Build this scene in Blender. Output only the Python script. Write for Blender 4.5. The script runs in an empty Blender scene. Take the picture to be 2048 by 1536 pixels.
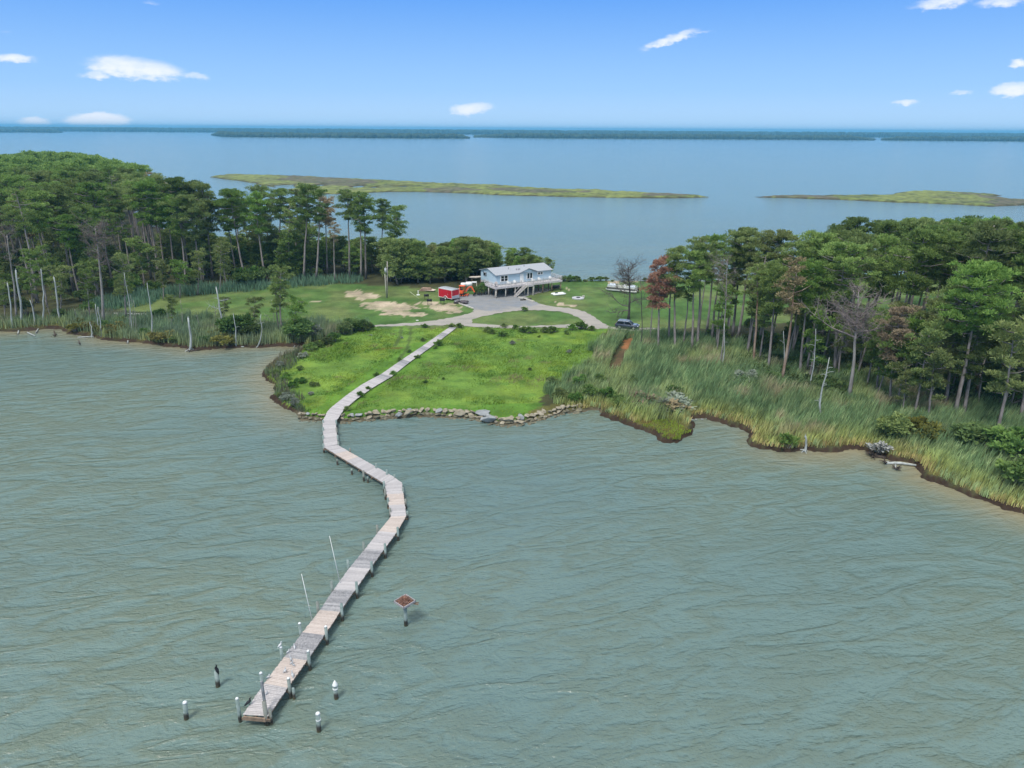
import bpy, bmesh, math, random
import numpy as np
from mathutils import Vector, Matrix
from mathutils.bvhtree import BVHTree

S = bpy.context.scene
COL = S.collection
random.seed(7)
R = math.radians
PI = math.pi

# ------------------------------------------------------------------ camera
CAMH, FPX, PITCH, ROLL = 39.0, 1421.0, R(19.72), R(0.363)
r0 = Vector((1, 0, 0)); u0 = Vector((0, math.sin(PITCH), math.cos(PITCH))); fw = Vector((0, math.cos(PITCH), -math.sin(PITCH)))
cr = r0 * math.cos(ROLL) + u0 * math.sin(ROLL)
cu = -r0 * math.sin(ROLL) + u0 * math.cos(ROLL)
cam_d = bpy.data.cameras.new('camera')
cam = bpy.data.objects.new('camera', cam_d); COL.objects.link(cam)
cam.matrix_world = Matrix(((cr.x, cu.x, -fw.x, 0), (cr.y, cu.y, -fw.y, 0), (cr.z, cu.z, -fw.z, CAMH), (0, 0, 0, 1)))
cam_d.sensor_width = 36.0
cam_d.lens = 36.0 * FPX / 2048.0
cam_d.clip_start = 0.5
cam_d.clip_end = 60000.0
S.camera = cam

def ray(px, py):
    return (fw + cr * ((px - 1024) / FPX) - cu * ((py - 768) / FPX)).normalized()
def G(px, py, z=0.0):
    d = ray(px, py); t = (z - CAMH) / d.z
    return (d.x * t, d.y * t)
def V(px, py, z=0.0):
    a = G(px, py, z); return Vector((a[0], a[1], z))
def GL(pts, z=0.0): return [G(x, y, z) for x, y in pts]
def top_over(px, py, x, y):
    """height of the point above ground point (x, y) plane y=const seen at pixel"""
    d = ray(px, py); t = y / d.y
    return d.x * t, CAMH + d.z * t

# ------------------------------------------------------------------ light
SUN_EL, SUN_AZ = R(60), R(208)      # azimuth clockwise from +Y : behind the camera, to the left
sd_ = Vector((math.sin(SUN_AZ) * math.cos(SUN_EL), math.cos(SUN_AZ) * math.cos(SUN_EL), math.sin(SUN_EL)))
sun_d = bpy.data.lights.new('sun', 'SUN'); sun = bpy.data.objects.new('sun', sun_d); COL.objects.link(sun)
sun_d.energy = 1.75; sun_d.angle = R(14); sun_d.color = (1.0, 0.965, 0.9)
sun.rotation_euler = sd_.to_track_quat('Z', 'Y').to_euler()

W = bpy.data.worlds.new('World'); S.world = W; W.use_nodes = True
S.view_settings.view_transform = 'Standard'; S.view_settings.look = 'None'
S.view_settings.exposure = 0.82; S.view_settings.gamma = 1.0

class NT:
    def __init__(s, tree): s.t = tree; tree.nodes.clear()
    def n(s, typ, props=None, **inp):
        nd = s.t.nodes.new(typ)
        for k, v in (props or {}).items(): setattr(nd, k, v)
        for k, v in inp.items():
            key = int(k[1:]) if (k[0] == 'i' and k[1:].isdigit()) else k.replace('_', ' ')
            s.set(nd.inputs[key], v)
        return nd
    def set(s, sock, v):
        if isinstance(v, bpy.types.NodeSocket): s.t.links.new(v, sock)
        elif isinstance(v, bpy.types.Node): s.t.links.new(v.outputs[0], sock)
        else: sock.default_value = v
    def m(s, op, a, b=0.0, c=None, clamp=False):
        nd = s.t.nodes.new('ShaderNodeMath'); nd.operation = op; nd.use_clamp = clamp
        s.set(nd.inputs[0], a); s.set(nd.inputs[1], b)
        if c is not None: s.set(nd.inputs[2], c)
        return nd.outputs[0]
    def mix(s, f, a, b, typ='MIX'):
        nd = s.t.nodes.new('ShaderNodeMix'); nd.data_type = 'RGBA'; nd.blend_type = typ
        s.set(nd.inputs[0], f)
        for sock, v in ((nd.inputs[6], a), (nd.inputs[7], b)):
            if isinstance(v, tuple) and len(v) == 3: v = v + (1,)
            s.set(sock, v)
        return nd.outputs[2]
    def ramp(s, f, lo, hi, a=0.0, b=1.0):
        nd = s.t.nodes.new('ShaderNodeMapRange'); nd.interpolation_type = 'SMOOTHSTEP'
        s.set(nd.inputs[0], f); s.set(nd.inputs[1], lo); s.set(nd.inputs[2], hi); s.set(nd.inputs[3], a); s.set(nd.inputs[4], b)
        return nd.outputs[0]
    def noise(s, vec, scale, detail=2.0, rough=0.5, dist=0.0):
        nd = s.t.nodes.new('ShaderNodeTexNoise'); s.set(nd.inputs['Vector'], vec)
        nd.inputs['Scale'].default_value = scale; nd.inputs['Detail'].default_value = detail
        nd.inputs['Roughness'].default_value = rough; nd.inputs['Distortion'].default_value = dist
        return nd.outputs['Fac']

def build_world():
    k = NT(W.node_tree)
    sky = k.n('ShaderNodeTexSky', {'sky_type': 'NISHITA', 'sun_disc': False, 'sun_elevation': SUN_EL, 'sun_rotation': SUN_AZ,
                                   'altitude': 50.0, 'air_density': 1.0, 'dust_density': 0.6, 'ozone_density': 2.0})
    tc = k.n('ShaderNodeTexCoord')
    sep = k.n('ShaderNodeSeparateXYZ', None, Vector=tc.outputs['Generated'])
    az = k.m('ARCTAN2', sep.outputs[0], sep.outputs[1])
    el = k.m('ARCSINE', sep.outputs[2])
    comb = k.n('ShaderNodeCombineXYZ', None, X=az, Y=k.m('MULTIPLY', el, 2.2), Z=0.0)
    n1 = k.noise(comb.outputs[0], 26.0, 5.0, 0.55)
    n2 = k.noise(comb.outputs[0], 70.0, 4.0, 0.6)
    wob = k.m('SUBTRACT', n1, 0.5); wob2 = k.m('SUBTRACT', n2, 0.5)
    az2 = k.m('ADD', az, k.m('MULTIPLY', wob, 0.03)); el2 = k.m('ADD', el, k.m('MULTIPLY', wob2, 0.012))
    # clouds: pixel centre, half width, half height (px of the photo), tilt, strength
    CL = [(275, 138, 120, 30, -4, 1.0), (196, 150, 45, 14, 5, .7), (395, 152, 34, 10, 0, .6), (25, 116, 64, 13, 0, .9), (196, 240, 76, 19, 0, 1.5), (72, 246, 42, 15, 0, 1.1),
          (942, 218, 55, 16, 8, 1.0), (1345, 78, 70, 13, 16, .85), (1310, 92, 34, 8, 20, .5), (1395, 66, 48, 6, 5, .5),
          (1880, 6, 90, 16, 4, .85), (2010, 4, 70, 14, 0, .7), (2036, 126, 30, 13, 0, 1.0), (2035, 178, 60, 20, 6, 1.0), (1922, 185, 40, 7, 4, .55),
          (1814, 204, 34, 9, 0, .75), (1165, 164, 36, 4, 3, .3), (1228, 105, 14, 4, 0, .3), (12, 62, 16, 6, 0, .3), (305, 4, 20, 5, 0, .3), (690, 15, 60, 16, 0, .16),
          (-150, 90, 140, 40, 3, .8), (2300, 110, 120, 40, 3, .8)]
    tot = None
    for (x, y, w, h, tilt, st) in CL:
        d = ray(x, y); a0 = math.atan2(d.x, d.y); e0 = math.asin(d.z)
        dw = ray(x + w, y); dh = ray(x, y - h)
        aw = abs(math.atan2(dw.x, dw.y) - a0); eh = abs(math.asin(dh.z) - e0)
        t = R(tilt)
        dx = k.m('SUBTRACT', az2, a0); dy = k.m('SUBTRACT', el2, e0)
        u = k.m('DIVIDE', k.m('ADD', k.m('MULTIPLY', dx, math.cos(t)), k.m('MULTIPLY', dy, math.sin(t))), aw)
        v = k.m('DIVIDE', k.m('SUBTRACT', k.m('MULTIPLY', dy, math.cos(t)), k.m('MULTIPLY', dx, math.sin(t))), eh)
        # softer top-to-bottom: flat base
        r2 = k.m('ADD', k.m('MULTIPLY', u, u), k.m('MULTIPLY', v, v))
        f = k.m('SUBTRACT', 1.0, r2, clamp=True)
        f = k.m('MULTIPLY', f, st)
        tot = f if tot is None else k.m('MAXIMUM', tot, f)
    dens = k.m('ADD', tot, k.m('MULTIPLY', k.m('SUBTRACT', n2, 0.55), 0.9))
    dens = k.m('ADD', dens, k.m('MULTIPLY', k.m('SUBTRACT', n1, 0.5), 0.9))
    dens = k.m('MULTIPLY', k.ramp(dens, 0.05, 1.05), k.m('MULTIPLY', tot, 2.2, clamp=True))
    dens = k.m('MULTIPLY', dens, 0.92)
    # clear blue low down, unseen bright cloud veil overhead added for softer neutral ambient
    cr_ = k.n('ShaderNodeValToRGB', None, Fac=k.m('DIVIDE', el, 1.5708, clamp=True)); e = cr_.color_ramp.elements
    e[0].position = 0.0; e[0].color = (.47, .70, .98, 1); e[1].position = 1.0; e[1].color = (.92, .96, 1.0, 1)
    for p_, c_ in ((.030, (.30, .56, .95, 1)), (.10, (.105, .34, .88, 1)), (.17, (.20, .42, .84, 1)), (.32, (.82, .90, .98, 1))):
        q = e.new(p_); q.color = c_
    clear = k.n('ShaderNodeVectorMath', {'operation': 'SCALE'}, i0=cr_.outputs[0]); clear.inputs['Scale'].default_value = 6.2
    tinted = k.mix(.93, sky.outputs[0], clear.outputs[0])
    cl = k.mix(dens, tinted, (CLB * .93, CLB * .96, CLB * 1.04, 1))
    bg = k.n('ShaderNodeBackground', None, Color=cl, Strength=0.10)
    out = k.n('ShaderNodeOutputWorld'); k.t.links.new(bg.outputs[0], out.inputs[0])
CLB = 6.1
build_world()

# ------------------------------------------------------------------ helpers
def link(o, parent=None):
    COL.objects.link(o)
    if parent is not None: o.parent = parent
    return o
def tag(o, label=None, cat=None, group=None, kind=None):
    if label: o['label'] = label
    if cat: o['category'] = cat
    if group: o['group'] = group
    if kind: o['kind'] = kind
    return o
def thing(name, label, cat, loc=(0, 0, 0), rz=0.0, group=None):
    o = bpy.data.objects.new(name, None); o.empty_display_size = 0.3
    COL.objects.link(o); o.location = loc; o.rotation_euler = (0, 0, rz)
    return tag(o, label, cat, group)
def copy_tree(o, parent=None):
    c = o.copy(); COL.objects.link(c)
    if parent is not None: c.parent = parent
    for ch in list(o.children): copy_tree(ch, c)
    return c
def np_mesh(name, verts, faces_flat, sizes, mats, parent=None, smooth=False, colors=None, midx=None):
    """verts Nx3, faces_flat 1d loop vertex indices, sizes per-face loop counts"""
    verts = np.asarray(verts, dtype=np.float32); faces_flat = np.asarray(faces_flat, dtype=np.int32); sizes = np.asarray(sizes, dtype=np.int32)
    me = bpy.data.meshes.new(name)
    me.vertices.add(len(verts)); me.vertices.foreach_set('co', verts.ravel())
    me.loops.add(len(faces_flat)); me.loops.foreach_set('vertex_index', faces_flat)
    me.polygons.add(len(sizes))
    st = np.zeros(len(sizes), dtype=np.int32); st[1:] = np.cumsum(sizes)[:-1]
    me.polygons.foreach_set('loop_start', st)
    if midx is not None: me.polygons.foreach_set('material_index', np.asarray(midx, dtype=np.int32))
    me.update(calc_edges=True)
    if smooth: me.polygons.foreach_set('use_smooth', np.ones(len(sizes), dtype=bool))
    if colors is not None:
        ca = me.color_attributes.new('Col', 'FLOAT_COLOR', 'POINT')
        c = np.ones((len(verts), 4), dtype=np.float32); c[:, :3] = colors
        ca.data.foreach_set('color', c.ravel())
    for m_ in (mats if isinstance(mats, (list, tuple)) else [mats]): me.materials.append(m_)
    o = bpy.data.objects.new(name, me)
    return link(o, parent)

class MB:
    """mesh collector"""
    def __init__(s): s.v = []; s.f = []; s.mi = []; s.sm = []; s.cur = 0; s.M = None; s.smooth = False
    def mat(s, i): s.cur = i; return s
    def xf(s, M): s.M = M; return s
    def add(s, vs, fs, smooth=None):
        b = len(s.v)
        for p in vs:
            p = Vector(p)
            s.v.append(tuple(s.M @ p) if s.M is not None else tuple(p))
        for f in fs: s.f.append(tuple(b + i for i in f)); s.mi.append(s.cur); s.sm.append(s.smooth if smooth is None else smooth)
        return s
    def box(s, c, d, rz=0.0, taper=0.0):
        cx, cy, cz = c; x, y, z = d[0] / 2, d[1] / 2, d[2] / 2
        t = 1 - taper
        P = [(-x, -y, -z), (x, -y, -z), (x, y, -z), (-x, y, -z), (-x * t, -y * t, z), (x * t, -y * t, z), (x * t, y * t, z), (-x * t, y * t, z)]
        if rz:
            c_, s_ = math.cos(rz), math.sin(rz); P = [(a * c_ - b * s_, a * s_ + b * c_, q) for a, b, q in P]
        s.add([(a + cx, b + cy, q + cz) for a, b, q in P], [(0, 3, 2, 1), (4, 5, 6, 7), (0, 1, 5, 4), (1, 2, 6, 5), (2, 3, 7, 6), (3, 0, 4, 7)], smooth=False)
        return s
    def hexa(s, b4, t4):
        s.add(list(b4) + list(t4), [(0, 3, 2, 1), (4, 5, 6, 7), (0, 1, 5, 4), (1, 2, 6, 5), (2, 3, 7, 6), (3, 0, 4, 7)], smooth=False); return s
    def tube(s, pts, radii, n=8, cap=True, flat=1.0, smooth=True):
        pts = [Vector(p) for p in pts]
        if not isinstance(radii, (list, tuple)): radii = [radii] * len(pts)
        vs, fs = [], []
        up = None
        for i, p in enumerate(pts):
            t = (pts[min(i + 1, len(pts) - 1)] - pts[max(i - 1, 0)]).normalized()
            if up is None:
                a = Vector((0, 0, 1)) if abs(t.z) < 0.9 else Vector((1, 0, 0))
                u = t.cross(a).normalized()
            else: u = (up - t * up.dot(t)).normalized()
            up = u; w = t.cross(u)
            for j in range(n):
                a = 2 * PI * j / n
                vs.append(p + (u * math.cos(a) + w * math.sin(a) * flat) * radii[i])
        for i in range(len(pts) - 1):
            for j in range(n):
                k = (j + 1) % n
                fs.append((i * n + j, i * n + k, (i + 1) * n + k, (i + 1) * n + j))
        if cap: fs.append(tuple(range(n - 1, -1, -1))); fs.append(tuple((len(pts) - 1) * n + j for j in range(n)))
        s.add(vs, fs, smooth=smooth); return s
    def bar(s, a, b, w, h=None):
        """square bar from a to b"""
        h = h or w
        a = Vector(a); b = Vector(b); t = (b - a).normalized()
        up = Vector((0, 0, 1)) if abs(t.z) < 0.95 else Vector((1, 0, 0))
        u = t.cross(up).normalized() * (w / 2); v = u.cross(t).normalized() * (h / 2)
        s.hexa([a - u - v, a + u - v, b + u - v, b - u - v], [a - u + v, a + u + v, b + u + v, b - u + v]); return s
    def prism(s, poly, axis_from, axis_to, cap=True):
        """poly: list of 3d points; extruded by vector"""
        d = Vector(axis_to) - Vector(axis_from); n = len(poly)
        vs = [Vector(p) for p in poly] + [Vector(p) + d for p in poly]
        fs = [(i, (i + 1) % n, n + (i + 1) % n, n + i) for i in range(n)]
        if cap: fs.append(tuple(range(n - 1, -1, -1))); fs.append(tuple(range(n, 2 * n)))
        s.add(vs, fs, smooth=False); return s
    def ball(s, c, r, n=10, m=6, sc=(1, 1, 1)):
        vs, fs = [], []
        for i in range(1, m):
            th = PI * i / m
            for j in range(n):
                a = 2 * PI * j / n
                vs.append((c[0] + r * sc[0] * math.sin(th) * math.cos(a), c[1] + r * sc[1] * math.sin(th) * math.sin(a), c[2] + r * sc[2] * math.cos(th)))
        t = len(vs); vs.append((c[0], c[1], c[2] + r * sc[2])); vs.append((c[0], c[1], c[2] - r * sc[2]))
        for i in range(m - 2):
            for j in range(n):
                k = (j + 1) % n; fs.append((i * n + j, (i + 1) * n + j, (i + 1) * n + k, i * n + k))
        for j in range(n):
            k = (j + 1) % n; fs.append((t, j, k)); fs.append((t + 1, (m - 2) * n + k, (m - 2) * n + j))
        s.add(vs, fs, smooth=True); return s
    def build(s, name, mats, parent=None, bevel=0.0):
        me = bpy.data.meshes.new(name); me.from_pydata(s.v, [], s.f)
        for m_ in (mats if isinstance(mats, (list, tuple)) else [mats]): me.materials.append(m_)
        me.polygons.foreach_set('material_index', s.mi); me.polygons.foreach_set('use_smooth', s.sm)
        me.update()
        if bevel > 0:
            bm = bmesh.new(); bm.from_mesh(me)
            bmesh.ops.remove_doubles(bm, verts=bm.verts, dist=1e-5)
            es = [e for e in bm.edges if len(e.link_faces) == 2 and e.calc_face_angle(0) > 0.5]
            bmesh.ops.bevel(bm, geom=es, offset=bevel, segments=2, affect='EDGES', clamp_overlap=True)
            bm.to_mesh(me); bm.free()
        o = bpy.data.objects.new(name, me)
        return link(o, parent)

# vectorised value noise
_rs = np.random.RandomState(11); _T = _rs.rand(256, 256).astype(np.float32)
def vn(x, y, sc=1.0, ox=0.0):
    x = np.asarray(x) * sc + ox; y = np.asarray(y) * sc + ox * 1.7
    xi = np.floor(x).astype(int); yi = np.floor(y).astype(int); fx = x - xi; fy = y - yi
    fx = fx * fx * (3 - 2 * fx); fy = fy * fy * (3 - 2 * fy)
    g = lambda a, b: _T[a & 255, b & 255]
    return (g(xi, yi) * (1 - fx) + g(xi + 1, yi) * fx) * (1 - fy) + (g(xi, yi + 1) * (1 - fx) + g(xi + 1, yi + 1) * fx) * fy
def fbm(x, y, sc=1.0, o=4, ox=0.0):
    t = 0; a = 0.5; n = 0
    for i in range(o): t = t + a * vn(x, y, sc * 2 ** i, ox + 13.1 * i); n += a; a *= 0.5
    return t / n
def inpoly(x, y, poly):
    x = np.asarray(x); y = np.asarray(y); c = np.zeros(x.shape, dtype=bool); n = len(poly)
    for i in range(n):
        x1, y1 = poly[i]; x2, y2 = poly[(i + 1) % n]
        if y1 == y2: continue
        h = ((y1 > y) != (y2 > y)) & (x < (x2 - x1) * (y - y1) / (y2 - y1) + x1)
        c ^= h
    return c
def segdist(x, y, poly, closed=True):
    x = np.asarray(x); y = np.asarray(y); d = np.full(x.shape, 1e9); n = len(poly)
    for i in range(n if closed else n - 1):
        x1, y1 = poly[i]; x2, y2 = poly[(i + 1) % n]
        dx, dy = x2 - x1, y2 - y1; L = dx * dx + dy * dy + 1e-12
        t = np.clip(((x - x1) * dx + (y - y1) * dy) / L, 0, 1)
        d = np.minimum(d, (x - x1 - t * dx) ** 2 + (y - y1 - t * dy) ** 2)
    return np.sqrt(d)
def sdist(x, y, poly):
    d = segdist(x, y, poly); return np.where(inpoly(x, y, poly), d, -d)
def spline(pts, step=2.0):
    """gently densify an open polyline (Catmull-Rom)"""
    out = []; n = len(pts)
    for i in range(n - 1):
        p0, p1, p2, p3 = pts[max(i - 1, 0)], pts[i], pts[i + 1], pts[min(i + 2, n - 1)]
        L = math.hypot(p2[0] - p1[0], p2[1] - p1[1]); k = max(1, min(12, int(L / step)))
        for j in range(k):
            t = j / k
            out.append(tuple(0.5 * ((2 * p1[q]) + (-p0[q] + p2[q]) * t + (2 * p0[q] - 5 * p1[q] + 4 * p2[q] - p3[q]) * t * t + (-p0[q] + 3 * p1[q] - 3 * p2[q] + p3[q]) * t ** 3) for q in (0, 1)))
    out.append(tuple(pts[-1])); return out

# ------------------------------------------------------------------ materials
def mat(name, col, rough=0.8, var=0.25, scale=2.0, bump=0.0, col2=None, metal=0.0, spec=0.3, stretch=(1, 1, 1), coord='Object', bscale=None):
    m_ = bpy.data.materials.new(name); m_.use_nodes = True; k = NT(m_.node_tree)
    tc = k.n('ShaderNodeTexCoord')
    vec = k.n('ShaderNodeMapping', None, Vector=tc.outputs[coord], Scale=stretch).outputs[0]
    n = k.noise(vec, scale, 4.0, 0.6)
    a = tuple(c * (1 - var) for c in col); b = col2 if col2 else tuple(min(1, c * (1 + var)) for c in col)
    c = k.mix(k.ramp(n, 0.3, 0.7), a, b)
    p = k.n('ShaderNodeBsdfPrincipled', None, Base_Color=c, Roughness=rough, Metallic=metal, Specular_IOR_Level=spec)
    if bump > 0:
        n2 = k.noise(vec, bscale or scale * 3, 3.0, 0.6)
        bp = k.n('ShaderNodeBump', None, Strength=min(1.0, bump), Distance=0.05, Height=n2); k.set(p.inputs['Normal'], bp.outputs[0])
    o = k.n('ShaderNodeOutputMaterial'); k.t.links.new(p.outputs[0], o.inputs[0])
    return m_

def leaf_mat(name, dark, light, hue=0.02, trans=0.25, nscale=0.9):
    m_ = bpy.data.materials.new(name); m_.use_nodes = True; k = NT(m_.node_tree)
    tc = k.n('ShaderNodeTexCoord'); oi = k.n('ShaderNodeObjectInfo')
    n = k.noise(tc.outputs['Object'], nscale, 2.0, 0.5)
    ge = k.n('ShaderNodeNewGeometry')
    f = k.m('ADD', k.m('MULTIPLY', k.ramp(n, 0.32, 0.68), 0.7), k.m('MULTIPLY', ge.outputs['Random Per Island'], 0.3))
    c = k.mix(f, dark, light)
    h = k.n('ShaderNodeHueSaturation', None, Hue=k.m('ADD', 0.5, k.m('MULTIPLY', k.m('SUBTRACT', oi.outputs['Random'], 0.5), hue * 2)),
            Saturation=k.m('ADD', 0.9, k.m('MULTIPLY', oi.outputs['Random'], 0.2)),
            Value=k.m('ADD', 0.78, k.m('MULTIPLY', k.m('FRACT', k.m('MULTIPLY', oi.outputs['Random'], 7.31)), 0.62)), Color=c)
    d = k.n('ShaderNodeBsdfDiffuse', None, Color=h.outputs[0]); t = k.n('ShaderNodeBsdfTranslucent', None, Color=h.outputs[0])
    mx = k.n('ShaderNodeMixShader'); mx.inputs[0].default_value = trans
    k.t.links.new(d.outputs[0], mx.inputs[1]); k.t.links.new(t.outputs[0], mx.inputs[2])
    o = k.n('ShaderNodeOutputMaterial'); k.t.links.new(mx.outputs[0], o.inputs[0])
    return m_

def attr_mat(name, rough=0.95, n1=(0.25, 0.5), n2=(3.0, 0.35), bump=0.3, bdist=0.15, trans=0.0):
    """base colour from the mesh colour attribute, broken up by noise"""
    m_ = bpy.data.materials.new(name); m_.use_nodes = True; k = NT(m_.node_tree)
    at = k.n('ShaderNodeAttribute', {'attribute_name': 'Col'}); ge = k.n('ShaderNodeNewGeometry')
    a = k.noise(ge.outputs['Position'], n1[0], 4.0, 0.6); b = k.noise(ge.outputs['Position'], n2[0], 4.0, 0.65)
    fac = k.m('MULTIPLY', k.m('ADD', 1 - n1[1] * .5, k.m('MULTIPLY', k.ramp(a, .3, .7), n1[1])), k.m('ADD', 1 - n2[1] * .5, k.m('MULTIPLY', k.ramp(b, .25, .75), n2[1])))
    c = k.n('ShaderNodeVectorMath', {'operation': 'SCALE'}, i0=at.outputs['Color']); k.set(c.inputs['Scale'], fac)
    if trans > 0:
        d = k.n('ShaderNodeBsdfDiffuse', None, Color=c.outputs[0]); t = k.n('ShaderNodeBsdfTranslucent', None, Color=c.outputs[0])
        p = k.n('ShaderNodeMixShader'); p.inputs[0].default_value = trans
        k.t.links.new(d.outputs[0], p.inputs[1]); k.t.links.new(t.outputs[0], p.inputs[2])
    else:
        p = k.n('ShaderNodeBsdfPrincipled', None, Base_Color=c.outputs[0], Roughness=rough, Specular_IOR_Level=0.15)
        bp = k.n('ShaderNodeBump', None, Strength=bump, Distance=bdist, Height=b); k.set(p.inputs['Normal'], bp.outputs[0])
    o = k.n('ShaderNodeOutputMaterial'); k.t.links.new(p.outputs[0], o.inputs[0])
    return m_

# ------------------------------------------------------------------ shorelines (photo pixels -> world)
NEAR = [(-900, 668), (-500, 665), (-200, 663), (0, 663), (60, 661), (110, 656), (128, 660), (140, 667), (180, 672), (210, 681), (270, 684), (305, 689), (350, 694), (381, 700), (400, 701),
        (430, 698), (480, 696), (530, 695), (560, 692), (590, 693), (618, 690), (600, 700), (565, 714), (535, 733), (523, 748), (531, 760), (552, 770), (549, 785), (546, 797), (560, 812),
        (585, 824), (600, 840), (650, 844), (700, 845), (760, 839), (830, 834), (900, 836), (960, 840), (985, 850), (1010, 852), (1050, 848), (1090, 838), (1130, 828), (1165, 824), (1180, 821),
        (1192, 822), (1212, 834), (1235, 842), (1262, 851), (1290, 862), (1312, 870), (1312, 879), (1335, 886), (1362, 888), (1366, 877), (1392, 870), (1386, 856), (1380, 842), (1385, 838),
        (1410, 836), (1430, 842), (1455, 850), (1482, 856), (1500, 868), (1494, 880), (1500, 892), (1530, 900), (1575, 906), (1610, 902), (1640, 904), (1675, 903), (1700, 898), (1728, 902), (1750, 912),
        (1790, 921), (1822, 927), (1838, 938), (1850, 955), (1890, 972), (1930, 987), (1965, 1003), (2005, 1018), (2048, 1030), (2150, 1062), (2300, 1110), (2600, 1200)]
BACK = [(3200, 620), (2600, 575), (2300, 560), (2048, 560), (1800, 561), (1600, 562), (1400, 563), (1250, 563), (1200, 562), (1130, 561), (1080, 556), (1000, 540), (900, 527), (800, 518), (700, 510), (590, 504),
        (480, 497), (400, 480), (330, 457), (280, 424), (240, 392), (180, 374), (100, 362), (0, 356), (-200, 350), (-700, 350)]
near_w = spline(GL(NEAR), 2.0); back_w = spline(GL(BACK), 8.0)
LAND = near_w + back_w
GZ = 0.6
rock_px = [(598, 838), (650, 841), (700, 842), (760, 836), (830, 831), (900, 833), (960, 837), (985, 846), (1010, 849), (1050, 845), (1090, 835), (1130, 825), (1165, 821)]
rock_w = spline(GL(rock_px), 2.0)

def grow(a, b, s0, s1, c0, c1):
    """axis samples from a to b, spacing s0 inside [c0,c1], growing to s1 outside"""
    xs = list(np.arange(c0, c1, s0)); x = c1; s = s0
    while x < b: xs.append(x); s = min(s * 1.06, s1); x += s
    xs.append(b); x = c0; s = s0; L = []
    while x > a: s = min(s * 1.06, s1); x -= s; L.append(max(x, a))
    return np.array(L[::-1] + xs, dtype=np.float64)
def gridmesh(xs, ys):
    X, Y = np.meshgrid(xs, ys); nx, ny = len(xs), len(ys)
    i = np.arange((nx - 1) * (ny - 1)); r = i // (nx - 1); c = i % (nx - 1); a = r * nx + c
    F = np.stack([a, a + 1, a + nx + 1, a + nx], 1)
    return X.ravel(), Y.ravel(), F

# ground colour zones (photo pixels)
Z_FIELD = [(905, 655), (1215, 658), (1200, 690), (1180, 740), (1110, 770), (1080, 800), (1060, 835), (640, 850), (560, 830), (530, 750), (600, 700), (660, 672), (735, 655)]
Z_LAWN = [(330, 592), (450, 584), (600, 570), (690, 566), (760, 572), (840, 575), (960, 580), (1100, 560), (1700, 558), (2100, 556), (2100, 640), (1650, 640), (1300, 662), (905, 655), (735, 655), (620, 650), (560, 645), (330, 628), (200, 615)]
Z_SAND = [[(690, 584), (720, 581), (760, 588), (770, 594), (735, 598), (700, 596)], [(712, 608), (745, 603), (790, 604), (830, 611), (850, 616), (810, 618), (812, 624), (858, 626), (850, 631), (775, 632), (755, 622), (735, 615)],
          [(838, 608), (858, 600), (880, 606), (905, 610), (922, 620), (910, 626), (882, 622), (868, 617), (850, 612)],
          [(1108, 608), (1124, 607), (1124, 611), (1108, 611)], [(1129, 608), (1152, 607), (1150, 612), (1130, 612)], [(1128, 576), (1144, 577), (1140, 580)],
          [(1200, 562), (1280, 560), (1280, 566), (1210, 566)], [(620, 604), (640, 603), (640, 606), (620, 606)]]
Z_RED = [(1240, 693), (1262, 668), (1275, 668), (1272, 688), (1258, 697), (1240, 699)]
Z_TRACK = [(1240, 697), (1256, 697), (1240, 735), (1228, 752), (1212, 748), (1222, 730)]
Z_MOW = [(1060, 835), (640, 845), (680, 822), (1090, 805)]
TRACKS = [[(803, 655), (800, 675), (790, 692)], [(822, 655), (820, 678), (813, 700), (800, 715)]]
wz = lambda z: GL(z, GZ)

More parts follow.
